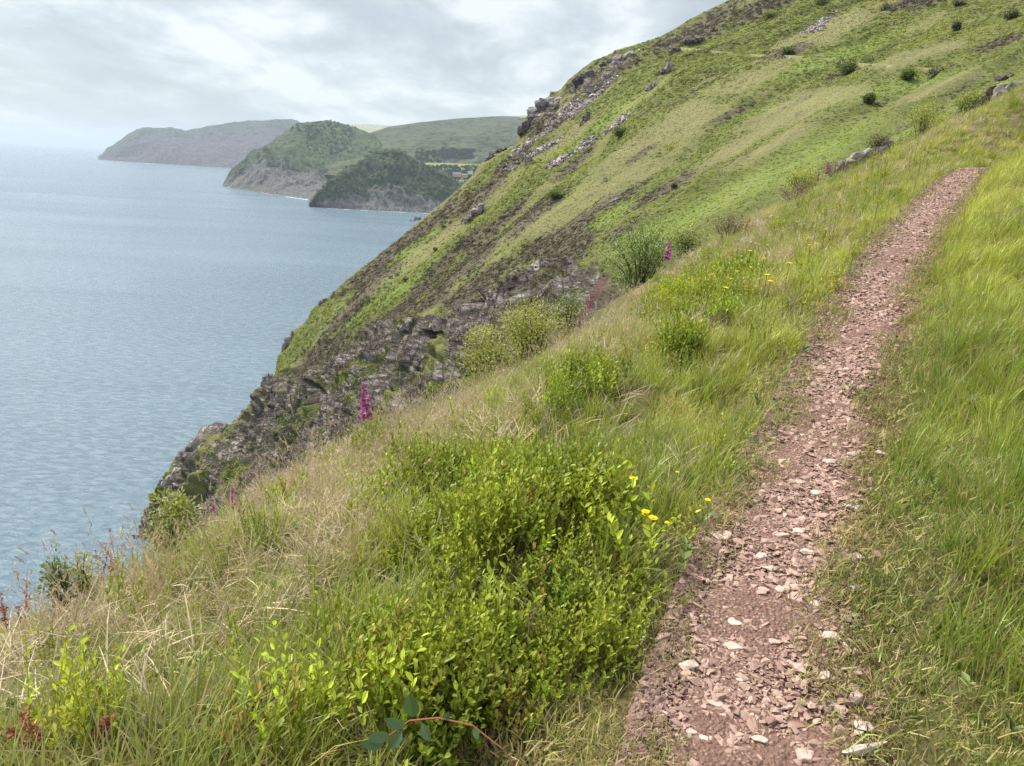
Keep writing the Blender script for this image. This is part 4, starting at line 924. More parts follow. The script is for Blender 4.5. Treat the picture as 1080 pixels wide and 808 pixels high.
# sea stacks
def stack(px, py, wpx, hpx, seed, label):
    d = float(dsea(px, py)); p = P(px, py, d); W_ = wpx * d / F_PX; H_ = hpx * d / F_PX; B = Build(); rn = np.random.default_rng(seed)
    for q in range(4):
        v_, f_ = rock_mesh(seed * 7 + q, 16, 1); s_ = rn.uniform(.4, .8); B.add(v_ * np.array([W_ * .4 * s_, W_ * .3 * s_, H_ * s_]) + np.array([rn.uniform(-.4, .4) * W_, 0, H_ * .1]), f_, (.5, 0, 0))
    o = B.obj('sea_rock', cr_d); link(o, label, 'rock', 'rocks in the sea'); o.location = p
stack(434, 233, 9, 2.0, 1, 'low dark rock in the sea, the left of two off the cone headland')
stack(441, 232, 8, 5, 2, 'taller dark rock in the sea, the right of two beside the hillside')

# ------------------------------------------------------------------ bushes
bark = simplemat('bark', (.10, .075, .055), .9, 20, .4, .5)
BUSHMAT = {}
def bush(px, py, wpx, hpx, label, col, tip, d=None, leaves=1500, ll=.05, name='bush', cat='bush', group=None, seed=0, flowers=False, hill=False, spiky=False, sink=.15, ratio=.5):
    if hill: wpx *= 1.25; hpx *= .8; p, _ = on_hill(px, py + hpx * .35); d = float(proj(p[None])[2][0])
    else: p = P(px, py + hpx * .5, d)
    Wm, Hm = wpx * d / F_PX, hpx * d / F_PX
    if not hill: 
        gz, _, _, _ = ground([p[0]], [p[1]]); base = min(gz[0], p[2]); Hm += max(0, p[2] - gz[0]) ; p = np.array([p[0], p[1], base])
    key = (col, tip)
    if key not in BUSHMAT: BUSHMAT[key] = leafmat('bush_leaf', .32, instancer=False, color=col, tipcol=tip, tipamt=.6, var=.8, gloss=.03)
    root = empty(name, tuple(p), label, cat, group); rn = random.Random(seed)
    S_ = Build(); Bf = Build(); nst = 9 if hill else (18 if leaves > 2500 else 11); tips = []
    for k in range(nst):
        a = k * 2.4 + rn.uniform(-.4, .4); rr_ = rn.uniform(.15, .95); top = V(math.cos(a) * Wm * .42 * rr_, math.sin(a) * Wm * .36 * rr_, Hm * (1 - .35 * rr_ ** 2) * rn.uniform(.8, 1.05))
        mid_ = top * .5 + V(rn.gauss(0, .04), rn.gauss(0, .04), .06) * Hm
        tube(S_, [V(0, 0, -.1 * Hm), mid_, top], .02 * Hm ** .5 * (1 if d > 15 else .5), .004, (.5, 0, 0), 4)
        for t in ((.35, .55, .75, .9, 1.0) if leaves < 2500 else (.12, .25, .4, .55, .7, .85, 1.0)):
            c_ = mid_ * (1 - t) * 2 * (1 - t) + top * t if False else (mid_ + (top - mid_) * (2 * t - 1) if t > .5 else mid_ * 2 * t)
            for q in range(2): tips.append((c_ + V(rn.gauss(0, .09), rn.gauss(0, .09), rn.gauss(0, .07)) * min(Wm, Hm * 1.5), .10 * Hm + .05 * Wm))
    for k in range(leaves):
        c_, r_ = tips[rn.randrange(len(tips))]; o = unit(V(rn.gauss(0, 1), rn.gauss(0, 1), rn.gauss(0, 1))); p_ = c_ + o * r_ * rn.random() ** .5 * V(1, 1, .9)
        if p_[2] < 0: continue
        dr = unit(o * 1.2 + V(0, 0, .25)) if not spiky else unit(o * .4 + V(rn.gauss(0, .2), rn.gauss(0, .2), 1))
        leaf(Bf, p_, dr, V(rn.gauss(0, .6), rn.gauss(0, .6), 1), ll * rn.uniform(.7, 1.3), ll * ratio, (rn.random(), max(0, min(1, p_[2] / Hm * 1.3 - .3)), rn.random()))
    link(S_.obj('stem', bark, root)); link(Bf.obj('foliage', BUSHMAT[key], root))
    if flowers:
        Fb = Build()
        for k in range(flowers):
            c_, r_ = tips[rn.randrange(len(tips))]; c_ = c_ + V(rn.gauss(0, r_), rn.gauss(0, r_), r_ * .9)
            for q in range(10):
                o = V(rn.gauss(0, .05), rn.gauss(0, .05), rn.gauss(0, .02)); leaf(Fb, c_ + o, V(rn.gauss(0, 1), rn.gauss(0, 1), .5), V(0, 0, 1), .03, .025, (rn.random(), .5, 0))
        link(Fb.obj('blossom', leafmat('cream_blossom', .2, False, (.55, .56, .40), var=.3), root))
    return root
DG, DGt = (.055, .08, .026), (.09, .12, .035); YG, YGt = (.19, .22, .035), (.36, .36, .07); MG, MGt = (.075, .125, .03), (.15, .22, .05); GG, GGt = (.075, .08, .05), (.12, .12, .08)
BG = 'bushes dotted over the far hillside'
for k, (x, y, w_, h_, lb_, cc) in enumerate([
    (653, 141, 17, 11, 'round dark green bush on the slope right of the scree', (DG, DGt)), (892, 74, 26, 18, 'largest dark green bush, just under the hillside track', (DG, DGt)),
    (986, 82, 18, 14, 'grey green bush below the right end of the hillside track', (GG, GGt)), (842, 95, 8, 6, 'small dark bush left of the largest bush', (GG, DGt)),
    (916, 106, 10, 9, 'small dark upright bush below the largest bush', (DG, DGt)), (932, 12, 13, 13, 'grey upright bush near the top edge of the slope', (GG, GGt)),
    (831, 55, 14, 8, 'low dark bush at the hillside track', (DG, DGt)), (1010, 5, 18, 8, 'wide dark bush cut by the top edge at the right', (GG, GGt)),
    (1008, 30, 11, 9, 'small grey bush with a pale rock under it at upper right', (GG, GGt)), (957, 82, 14, 9, 'low green bush between the largest and the grey green bush', (DG, MGt)),
    (711, 197, 7, 6, 'tiny purple brown bush in the middle of the slope', (GG, GGt)), (812, 17, 18, 8, 'pale green rounded bush near the upper skyline', (MG, YGt)),
    (427, 296, 7, 5, 'small dark bush on the bright green lower spur', (DG, DGt)), (459, 264, 5, 4, 'tiny dark bush above the bright green spur', (GG, DGt)),
    (866, 3, 22, 8, 'dark bush cut by the top edge of the photo', (DG, DGt)), (1065, 18, 16, 9, 'dark bush at the upper right corner of the slope', (GG, DGt)),
    (585, 207, 20, 10, 'long low green bush lying in dry grass on the slope', (DG, MGt)), (430, 400, 26, 22, 'ivy green shrub growing low on the cliff face', (DG, MGt)),
    (300, 452, 46, 26, 'wide dark green shrub filling the foot of the cliff', (DG, MGt)), (480, 360, 14, 16, 'green shrub on the cliff above the cave', (DG, MGt))]):
    bush(x, y, w_, h_, lb_, cc[0], cc[1], leaves=700, ll=.55 if w_ > 9 else .3, group=BG, seed=50 + k, hill=True)
NB = 'shrubs along the near cliff edge'
bush(562, 340, 96, 40, 'dense bright yellow green shrub behind the grass edge, middle of three', YG, YGt, 17, 8000, .055, group=NB, seed=1)
bush(516, 366, 80, 32, 'bright yellow green shrub at the left end of the clump', YG, YGt, 16.2, 6500, .055, group=NB, seed=2)
bush(598, 320, 44, 30, 'darker upright shrub at the right end of the bright clump', MG, MGt, 18, 2200, .05, group=NB, seed=3)
bush(676, 268, 130, 60, 'tall elder shrub with cream blossom behind the edge', MG, MGt, 24, 5200, .09, group=NB, seed=4, flowers=34, ratio=.45)
bush(722, 262, 50, 40, 'leafy green shrub just right of the elder with blossom', MG, YGt, 25, 2600, .08, group=NB, seed=5)
bush(184, 548, 54, 50, 'leafy green shrub on the cliff edge against the sea', MG, YGt, 6.9, 2200, .042, group=NB, seed=6)
bush(62, 606, 30, 36, 'small dark green shrub sticking up at the lower left edge', DG, MGt, 5.3, 900, .034, group=NB, seed=7)
bush(90, 600, 32, 36, 'small yellow green shrub right beside the dark one', YG, YGt, 5.4, 800, .032, group=NB, seed=8)
bush(975, 122, 50, 26, 'yellow green shrub above the dark hollow at the bend', YG, YGt, 40, 2600, .11, group=NB, seed=9)
bush(925, 152, 26, 16, 'dark shrub in the hollow beside the path bend', (.03, .03, .022), (.06, .05, .04), 35, 1500, .09, group=NB, seed=10)
bush(1020, 108, 30, 22, 'green shrub on the bank above the far end of the path', MG, YGt, 40, 1500, .11, group=NB, seed=11)
# ------------------------------------------------------------------ loose rock on scree and cliff
sm2, nt, out = newmat('scree_stone'); b = nd(nt, 'ShaderNodeBsdfPrincipled', i_Roughness=.85); a = nd(nt, 'ShaderNodeAttribute', attribute_name='tint', attribute_type='INSTANCER')
lk(nt, a.outputs['Color'], b.inputs['Base Color']); lk(nt, b.outputs[0], out.inputs[0])
P_sc = [mesh_obj('scree_rock', *rock_mesh(40 + k, 12, .6), sm2) for k in range(5)]
rn = np.random.default_rng(5); pr = (scree * 1.0).ravel() * face.ravel(); pr = np.where((hpx > 100) & (hpx < 1100) & (hpy > -20), pr, 0)
ix = rn.choice(len(pr), 4500, p=pr / pr.sum()); n = len(ix)
scatter('scree', P_sc, Qv[ix] + rn.normal(0, .3, (n, 3)), rn.uniform(0, 6, (n, 3)), np.exp(rn.normal(-1.1, .5, n)).clip(.1, 1.3), mixv((.10, .08, .075), (.38, .33, .31), rn.random(n)), 'loose grey pink scree and stones on the hillside', 'scree', seed=3)

# ------------------------------------------------------------------ larger stones on the path, each its own
def stonemat():
    ms = []
    for k, (a_, b_, c_) in enumerate([((.26, .17, .135), (.42, .31, .255), (.56, .45, .37)), ((.22, .13, .11), (.36, .25, .21), (.50, .38, .33)), ((.20, .16, .14), (.33, .28, .25), (.48, .42, .37))]):
        m, nt, out = newmat(('cream_stone', 'red_stone', 'grey_stone')[k]); b = nd(nt, 'ShaderNodeBsdfPrincipled', i_Roughness=.8); tc = nd(nt, 'ShaderNodeTexCoord')
        n_ = noise(nt, tc.outputs['Object'], 22, 6, .65); n2 = noise(nt, mapping(nt, tc.outputs['Object'], (1, 1, 5)), 30, 4, .6)
        s_ = mth(nt, 'ADD', mth(nt, 'MULTIPLY', n_, .6), mth(nt, 'MULTIPLY', n2, .4)); lk(nt, ramp(nt, s_, [(.34, a_), (.5, b_), (.66, c_)]), b.inputs['Base Color'])
        bp = nd(nt, 'ShaderNodeBump', i_Strength=.7, i_Distance=.006); lk(nt, s_, bp.inputs['Height']); lk(nt, bp.outputs[0], b.inputs['Normal']); lk(nt, b.outputs[0], out.inputs[0]); ms.append(m)
    return ms
STM = stonemat()
STONES = [(760, 571, 28, 10, 0), (810, 603, 17, 12, 0), (823, 625, 19, 9, 0), (805, 640, 13, 12, 0), (774, 663, 19, 10, 0), (772, 687, 21, 9, 0), (874, 679, 27, 7, 0), (870, 718, 20, 11, 0), (857, 750, 16, 12, 0), (842, 710, 18, 11, 1),
 (901, 592, 18, 6, 0), (900, 628, 14, 5, 2), (902, 645, 13, 7, 2), (889, 654, 12, 6, 2), (901, 743, 23, 12, 1), (886, 755, 15, 9, 1), (844, 773, 15, 11, 1), (800, 786, 19, 13, 0), (850, 803, 25, 13, 1), (909, 775, 25, 8, 0),
 (752, 749, 21, 6, 1), (729, 776, 13, 13, 1), (740, 787, 13, 10, 0), (726, 709, 25, 11, 0), (838, 634, 17, 10, 1), (846, 623, 14, 6, 1), (857, 642, 17, 6, 0), (805, 626, 14, 7, 1), (849, 583, 19, 6, 0), (842, 562, 18, 7, 0),
 (822, 567, 19, 6, 1), (834, 607, 12, 7, 1), (801, 591, 13, 7, 0), (832, 750, 9, 9, 1), (878, 749, 12, 7, 1), (807, 805, 14, 6, 0), (743, 657, 14, 5, 0), (721, 804, 17, 8, 0), (906, 544, 20, 6, 2), (893, 540, 9, 6, 2),
 (930, 485, 18, 8, 2), (873, 490, 14, 6, 1), (899, 483, 14, 5, 2), (860, 523, 13, 7, 0), (844, 512, 13, 9, 1), (826, 548, 11, 6, 1), (908, 411, 9, 5, 0), (892, 392, 11, 6, 1), (904, 781, 10, 6, 2), (780, 722, 13, 7, 0), (812, 741, 12, 8, 1), (792, 704, 11, 7, 0), (760, 760, 12, 8, 1), (817, 680, 14, 7, 1), (767, 800, 14, 9, 0), (700, 760, 10, 7, 1)]
def surf_z(x, y):
    zg, L_, W_, _ = ground([x], [y]); return float(path_z(np.array([x]), np.array([y]))[0]) if abs(L_[0]) < W_[0] + .05 else float(zg[0])
def hit_ground(px, py, dmax=60):
    r_ = ray(px, py); d = np.exp(np.linspace(math.log(.8), math.log(dmax), 500)); pp = r_[None] * d[:, None] + np.array([0, 0, HC])
    zg, L_, W_, _ = ground(pp[:, 0], pp[:, 1]); k = int(np.argmax(pp[:, 2] < zg)); return pp[k], d[k], L_[k] / W_[k]
tone = ['pale cream', 'reddish', 'grey']; info = []
for k, (x, y, w_, h_, c_) in enumerate(STONES):
    p, d, lr = hit_ground(x, y + 1); info.append((k, p, d, lr, 'flat' if h_ < .5 * w_ else 'chunky'))
ordw = ['nearest', 'second nearest', 'third nearest', 'fourth nearest', 'fifth nearest', 'sixth nearest', 'seventh nearest', 'eighth nearest', 'ninth nearest', 'tenth nearest', 'eleventh nearest', 'twelfth nearest', 'thirteenth nearest', 'fourteenth nearest']
from collections import defaultdict
grp_ = defaultdict(list)
for k, p, d, lr, fl in info: grp_[(tone[STONES[k][4]], fl, 'left side' if lr < -.25 else ('right verge' if lr > .55 else 'middle'))].append((d, k))
lab = {}
for (tn, fl, sd_), l_ in grp_.items():
    for q, (_, k) in enumerate(sorted(l_)): lab[k] = f'{tn} {fl} stone on the {sd_} of the path, {ordw[min(q, 13)]}' if len(l_) > 1 else f'the only {tn} {fl} larger stone on the {sd_} of the path'
for k, p, d, lr, fl in info:
    x, y, w_, h_, c_ = STONES[k]; Wm = w_ * d / F_PX; rn = random.Random(k)
    v_, f_ = rock_mesh(300 + k, 15, .45, .06); v_ = v_ * np.array([Wm * .55, Wm * (.42 if fl == 'chunky' else .34), Wm * (.55 if fl == 'chunky' else .36)])
    o = mesh_obj('stone', v_, f_, STM[c_]); z_ = surf_z(p[0], p[1]); o.location = (p[0], p[1], z_ + Wm * .05); o.rotation_euler = (rn.uniform(-.15, .15), rn.uniform(-.15, .15), rn.uniform(-.35, .35)); link(o, lab[k], 'stone', 'larger stones on the footpath')
p, d, _ = hit_ground(914, 801); v_, f_ = rock_mesh(777, 18, .5, .06); v_ = v_ * np.array([.105, .028, .035]); o = mesh_obj('stone', v_, f_, STM[2]); o.location = (p[0], p[1], surf_z(p[0], p[1]) + .012); o.rotation_euler = (0, -.12, .22)
link(o, 'long thin pale slab of rock cut by the bottom edge beside the grass', 'stone', 'larger stones on the footpath')

# ------------------------------------------------------------------ flowers and single plants
pet = leafmat('yellow_petal', .3, False, (.75, .60, .015), var=.3, gloss=.0); fxm = leafmat('foxglove_bell', .3, False, (.36, .06, .24), tipcol=(.55, .22, .42), tipamt=.5, var=.5, gloss=.02)
stm = leafmat('flower_stem', .2, False, (.13, .17, .05), var=.4, gloss=.0); rdm = leafmat('dock_red', .2, False, (.22, .08, .055), tipcol=(.34, .15, .10), tipamt=.6, var=.6, gloss=0); grl = leafmat('herb_leaf', .3, False, (.08, .14, .045), var=.5, gloss=.03)
pale = leafmat('bleached_grass', .25, False, (.55, .48, .36), var=.5, gloss=0); tan = leafmat('tan_tussock_blade', .25, False, (.42, .32, .17), var=.6, gloss=0)
def hawk(h, r, seed, lean=(0, 0), simple=False):
    rn = random.Random(seed); S_ = Build(); H = Build(); top = V(lean[0], lean[1], h)
    tube(S_, [V(0, 0, -.02), top * .5 + V(.01, 0, .01), top], .0016 if not simple else .003, .0012 if not simple else .002, (.5, 0, 0), 4)
    np_ = 18 if not simple else 7
    for ring in range(2 if not simple else 1):
        for k in range(np_):
            a = 6.283 * k / np_ + ring * .2; rr_ = r * (1 - .35 * ring); e_ = .15 + ring * .5
            leaf(H, top, V(math.cos(a), math.sin(a), e_), V(0, 0, 1), rr_, rr_ * (.30 if not simple else .8), (rn.random(), .5, 0), .05)
    return S_, H
YF = 'yellow hawkbits in the grass by the path'
def flower(px, py, h, r, label, seed, d=None):
    p0, d0, _ = hit_ground(px, py + h * F_PX / 3.5 * .75); 
    for _ in range(4): hp = h * F_PX / d0 * .93; p0, d0, _ = hit_ground(px, py + hp)
    root = empty('yellow_flower', (p0[0], p0[1], surf_z(p0[0], p0[1])), label, 'flower', YF); S_, H = hawk(h, r, seed, (random.Random(seed).uniform(-.02, .02), 0)); link(S_.obj('stem', stm, root)); link(H.obj('flower_head', pet, root)); return root
flower(663, 508, .34, .021, 'highest large yellow flower in the grass left of the path', 1)
flower(667, 541, .33, .020, 'yellow flower at the left end of the low row of four', 2)
flower(674, 546, .32, .016, 'smaller yellow flower tucked between the two large ones of the low row', 3)
flower(682, 547, .33, .022, 'widest yellow flower, third in the low row of four', 4)
flower(693, 550, .30, .011, 'small yellow flower at the right end of the low row', 5)
flower(702, 499, .34, .009, 'tiny yellow flower above right of the highest large one', 6)
flower(740, 534, .22, .014, 'yellow flower nearest the path edge, beside a pale pebble', 7)
S_, H = hawk(.30, .020, 50, simple=True); protoS, protoH = S_.obj('stem', stm), H.obj('flower_head', pet)
rn = np.random.default_rng(12); cnt = 0; S = sample(9000, 30, .6, 6, 45, 77)
yd = gb(S, [(790, 330, 60, 40), (760, 400, 40, 30), (860, 250, 60, 40), (920, 190, 60, 25), (980, 150, 40, 12), (780, 360, 40, 60), (840, 200, 40, 20)]); clr = -S['L'] - S['W']
ok = np.nonzero((rn.random(len(yd)) < yd * .8) & (clr > .12) & (clr < 3.2))[0][:170]; first = None
for i in ok:
    if first is None: root = empty('small_yellow_flower', (0, 0, 0), 'x', 'flower'); s1, h1 = protoS, protoH; s1.parent = root; h1.parent = root; link(s1); link(h1); first = (root, s1, h1)
    else: root = first[0].copy(); COL.objects.link(root)
    if first[0] is not root:
        for c_ in first[1:]: cc = c_.copy(); cc.parent = root; COL.objects.link(cc)
    sc = float(rn.uniform(1.1, 1.6)) * (1 + .03 * max(0, S['w'][i] - 8)); root.location = S['p'][i]; root.scale = (sc, sc, sc * .95); root.rotation_euler = (0, 0, float(rn.uniform(0, 6)))
    root['label'] = 'small yellow flower among many in the grass left of the upper path'; root['category'] = 'flower'; root['group'] = 'small yellow flowers along the upper path'

def foxglove(px, pytop, hpx, d, label, seed, lean=0.0, nb=26):
    """pytop..pytop+hpx is the flower spike"""
    p = P(px, pytop + hpx, d); gz = float(ground([p[0]], [p[1]])[0][0]); sp_h = hpx * d / F_PX; tot = max(p[2] - gz, .25) + sp_h; st = tot - sp_h
    root = empty('foxglove', (p[0], p[1], gz), label, 'foxglove', 'foxgloves along the cliff edge'); rn = random.Random(seed)
    S_, H, Lf = Build(), Build(), Build(); ax = lambda t: V(lean * t * t * tot, 0, t * tot)
    tube(S_, [ax(t) for t in (-.05, .3, .6, .85, 1)], .005, .002, (.5, 0, 0), 5); link(S_.obj('stem', stm, root))
    for k in range(nb):
        f_ = k / nb; t = (st + sp_h * f_) / tot; c_ = ax(t); a = rn.uniform(0, 6.283); sz = sp_h * .17 * (1.05 - .8 * f_) + .006; o = V(math.cos(a), math.sin(a), -.55 + f_ * .8); o = unit(o)
        s1 = unit(np.cross(o, V(0, 0, 1))); s2 = np.cross(s1, o); vs = []; fs = []
        for ring, (l_, r_) in enumerate(((0, .16), (.35, .30), (.8, .36), (1.0, .52))):
            for q in range(6): an = q * 1.047; vs.append(c_ + o * sz * l_ + (s1 * math.cos(an) + s2 * math.sin(an)) * sz * r_)
        for ring in range(3):
            for q in range(6): fs.append((ring * 6 + q, ring * 6 + (q + 1) % 6, ring * 6 + 6 + (q + 1) % 6, ring * 6 + 6 + q))
        H.add(vs, fs, (rn.random(), rn.random(), 0))
    link(H.obj('flower_spike', fxm, root))
    for k in range(9):
        a = k * 2.4; t = .02 + .05 * k; leaf(Lf, ax(min(t, .6)), V(math.cos(a), math.sin(a), .5), V(0, 0, 1), .16 * (1 - .07 * k), .06, (rn.random(), .3, 0))
    link(Lf.obj('leaves', grl, root))
foxglove(388, 403, 36, 9.2, 'tallest foxglove spike, pink, in front of the cliff on the grass edge', 1, -.06, 40)
foxglove(703, 252, 20, 16.5, 'bright pink foxglove before the elder shrub on the grass edge', 2, .03)
foxglove(872, 171, 11, 30, 'pink foxglove, left of the pair near the bend of the path', 3)
foxglove(880, 176, 8, 30.5, 'small pink foxglove, right of the pair near the bend', 4)
foxglove(861, 184, 12, 29, 'darker foxglove just below the pair near the bend', 5)
foxglove(246, 512, 20, 7.3, 'dark pink foxglove low on the cliff edge beside the rocky point', 6)
foxglove(226, 532, 9, 7.1, 'tiny pink foxglove below the dark pink one at the edge', 7)
foxglove(622, 315, 9, 15.5, 'pale pink foxglove right of the bright shrubs', 8)
def dock(px, pytop, hpx, d, label, seed, lean=.1, nm='dock_plant'):
    p = P(px, pytop + hpx, d); gz = float(ground([p[0]], [p[1]])[0][0]); h = max(p[2] - gz, 0.03) + hpx * d / F_PX
    root = empty(nm, (p[0], p[1], gz), label, 'dock plant', 'reddish dock and sorrel plants'); rn = random.Random(seed); S_, H = Build(), Build()
    for b_ in range(3):
        a = rn.uniform(0, 6.28); end = V(lean * h + rn.gauss(0, .10) * h, rn.gauss(0, .1) * h, h * (1 - .12 * b_)); st = V(0, 0, -.03) if b_ == 0 else V(0, 0, h * .35); mid_ = (st + end) * .5 + V(0, 0, .04 * h)
        tube(S_, [st, mid_, end], .0028, .0012, (.5, 0, 0), 4)
        for k in range(46):
            t = rn.uniform(.35, 1); c_ = st * (1 - t) + end * t + V(0, 0, .04 * h) * 4 * t * (1 - t); leaf(H, c_ + V(rn.gauss(0, .006), rn.gauss(0, .006), 0), V(rn.gauss(0, 1), rn.gauss(0, 1), .4), V(rn.gauss(0, 1), rn.gauss(0, 1), 1), .017, .012, (rn.random(), rn.random(), 0))
    link(S_.obj('stem', rdm, root)); link(H.obj('seed_head', rdm, root))
dock(8, 610, 60, 4.6, 'red dock spike at the left frame edge against the sea', 1, .0)
dock(22, 604, 60, 4.7, 'second red dock spike, just right of the one at the frame edge', 2, .1)
dock(106, 574, 46, 5.7, 'red sorrel at the cliff edge right of the dark shrub', 3, .1)
dock(128, 556, 54, 5.9, 'tall brown sorrel stem leaning over the sea at the cliff edge', 4, -.2)
dock(118, 578, 46, 5.8, 'low brown red sorrel between the shrubs and the tall stem', 5, .15)
dock(782, 243, 24, 21, 'orange red sorrel in the tan grass above the path', 6, .05)
dock(62, 752, 60, 2.15, 'large red withered frond drooping in the lower left corner', 7, -.5)
dock(92, 742, 60, 2.2, 'reddish withered stalk right of the drooping frond', 8, .3)
dock(280, 540, 22, 7.6, 'thin red stems beside bare twigs on the edge below the cliff', 9, .1)
# bare pale twigs of a dead shrub
p = P(292, 532, 8.1); gz = float(ground([p[0]], [p[1]])[0][0]); root = empty('dead_shrub', (p[0], p[1], gz), 'dead shrub of bare pale twigs at the grass edge below the cliff', 'dead shrub'); rn = random.Random(3); S_ = Build(); T2 = Build()
for k in range(12):
    a = rn.uniform(0, 6.28); e_ = V(math.cos(a) * .35, math.sin(a) * .3, max(.25, p[2] - gz + rn.uniform(.1, .45))); tube(S_, [V(0, 0, 0), e_ * .5 + V(rn.gauss(0, .04), 0, .05), e_], .004, .002, (.5, 0, 0), 4)
    for q in range(4): s0 = e_ * rn.uniform(.5, .95); tube(T2, [s0, s0 + V(rn.gauss(0, .1), rn.gauss(0, .1), rn.uniform(.02, .12))], .002, .001, (.5, 0, 0), 3)
twm = leafmat('pale_twig', .0, False, (.34, .28, .24), var=.4, gloss=0); link(S_.obj('branch', twm, root)); link(T2.obj('twigs', twm, root))
# arching bramble at the bottom
p, d, _ = hit_ground(420, 800); z0_ = surf_z(p[0], p[1]); root = empty('bramble', (p[0], p[1], z0_), 'arching red bramble stem with broad green leaves at the bottom edge', 'bramble'); S_, Lf = Build(), Build(); rn = random.Random(8)
pts = [P(x_, y_, dd) - np.array([p[0], p[1], z0_]) for x_, y_, dd in ((395, 792, 1.95), (412, 775, 1.9), (432, 760, 1.87), (462, 757, 1.86), (498, 765, 1.85), (530, 790, 1.84), (545, 812, 1.84))]
tube(S_, pts, .0028, .0018, (.6, .5, 0), 5); link(S_.obj('stem', rdm, root))
for x_, y_, dx_, dy_, ln in ((436, 757, -.1, 1, .075), (428, 766, -1, .5, .06), (445, 762, .5, -1, .05), (412, 776, -1, .1, .06), (424, 770, -.7, -1, .055), (405, 786, -1, .3, .06), (500, 768, .4, -1, .03), (470, 760, .3, 1, .03)):
    q_ = P(x_, y_, 1.86) - np.array([p[0], p[1], z0_]); leaf(Lf, q_, dx_ * IR + dy_ * IU + V(0, -.3, .1), -FWD, ln, ln * .6, (rn.random() * .4, .2, 0))
link(Lf.obj('leaves', grl, root))
def tussock(px, py, d_r, label, mat, seed, h0, h1, n=160, nm='grass_tussock'):
    p, d, _ = hit_ground(px, py); B = Build(); rn = random.Random(seed)
    for k in range(n):
        a = rn.uniform(0, 6.283); rr_ = d_r * math.sqrt(rn.random()); blade(B, rn, (rr_ * math.cos(a), rr_ * math.sin(a), -.02), a + rn.gauss(0, .5), rn.uniform(h0, h1), .005, rn.uniform(.1, .6), rn.uniform(.8, 2.2), 5)
    o = B.obj(nm, mat); o.location = (p[0], p[1], surf_z(p[0], p[1])); link(o, label, 'grass tussock')
tussock(672, 322, .25, 'tan drooping grass tussock on the edge right of the bright shrubs', tan, 1, .35, .6, 260)
tussock(462, 520, .14, 'bleached whitish tangle of dead grass above the bilberry', pale, 2, .12, .28, 170)
tussock(648, 640, .08, 'pale dead grass wisp hanging at the right end of the bilberry mound', pale, 3, .08, .18, 70)
tussock(806, 318, .22, 'brown tussock in the long grass left of the mid path', tan, 4, .25, .45, 160)
# ------------------------------------------------------------------ track across the far hillside
tp = [on_hill(x_, y_)[0] for x_, y_ in [(716, 51), (740, 54), (770, 57), (800, 60), (830, 60), (860, 62), (890, 66), (915, 70), (945, 71), (975, 74), (995, 76)]]
tp = np.array(tp); tq = np.stack([np.interp(np.linspace(0, 10, 160), np.arange(11), tp[:, k]) for k in range(3)], 1)
tq = smooth1(tq, 9); tr = np.gradient(tq, axis=0); tr[:, 2] = 0; tr /= np.linalg.norm(tr, axis=1)[:, None]; sdv = np.stack([tr[:, 1], -tr[:, 0], 0 * tr[:, 0]], 1)
wob = 1 + .25 * fbm(tq / 5, 2, 5)[:, None]; a_ = tq - sdv * .4 * wob + [0, 0, .55]; b_ = tq + sdv * .4 * wob + [0, 0, .55]
c_ = a_ + np.array([0, 0, -1.6]); e2 = b_ + np.array([0, 0, -1.6])
trm = simplemat('track_turf', (.15, .15, .06), .95, .5, .4, .5)
link(mesh_obj('hillside_track', np.stack([c_, a_, b_, e2], 1).reshape(-1, 3), grid_faces(160, 4), trm, smooth=False), kind='structure')
# broad leaved herbs
def p_herb(seed):
    B = Build(); rn = random.Random(seed)
    for k in range(9):
        a = k * 2.4 + rn.uniform(-.3, .3); L_ = rn.uniform(.035, .075); dr = V(math.cos(a), math.sin(a), rn.uniform(.3, 1.4)); leaf(B, V(0, 0, rn.uniform(0, .10)), dr, V(0, 0, 1), L_, L_ * rn.uniform(.3, .55), (rn.random(), rn.random() * .6, 0))
    return B
lm_h = leafmat('broad_leaf', .3, tipcol=(.26, .30, .10), tipamt=.5, var=.8, gloss=.02, rough=.5)
P_h = [p_herb(s_).obj('herb_tuft', lm_h) for s_ in range(5)]
S = sample(9000, 4, 1.2, .9, 30, 91); bil, dry_, n1_, n2_ = masks(S); clr = np.abs(S['L']) - S['W']
edgeh = (clr > -.05) & (clr < .22) & (S['L'] < 0); T_ = sub(S, ((clr > .05) & (S['u'] < .28 - .1 * (S['L'] > 0))) | (edgeh & (S['py'] < 640) & (S['u'] < .6))); T_['p'][:, 2] += .05 * T_['u2']
put('herbs', P_h, T_, .35 + .5 * T_['u3'], jitter(mixv((.07, .12, .03), (.15, .19, .05), T_['u2']), 95), 'small broad leaved herbs scattered through the grass', 'herbs', .1, 92)
# ragged soil crumbs over the path edges
x, y, s_, o_, rn = path_sample(40000, 8, 24, 1.8); w_ = PWS[np.clip((s_ / _s[-1] * 899).astype(int), 0, 899)] / 2; i_ = np.clip((s_ / _s[-1] * 899).astype(int), 0, 899)
o2 = -(w_ + .02 - np.abs(rn.normal(0, .07, len(x)))) ; c0 = pch(s_); x = c0[:, 0] + TAN[i_, 1] * o2; y = c0[:, 1] - TAN[i_, 0] * o2; n = len(x)
gz, L_, W_, _ = ground(x, y); z = np.maximum(gz, path_z(x, y)); sz = np.clip(np.exp(rn.normal(math.log(.007), .5, n)), .003, .022)
scatter('soil_crumbs', P_gr, np.stack([x, y, z], -1), tilt_euler(n, rn.uniform(0, 6.28, n), rn.normal(0, .4, n), rn.normal(0, .4, n)), sz, mixv((.07, .04, .028), (.24, .15, .115), rn.random(n)), 'crumbling red brown soil along the left path edge', 'soil', seed=19)
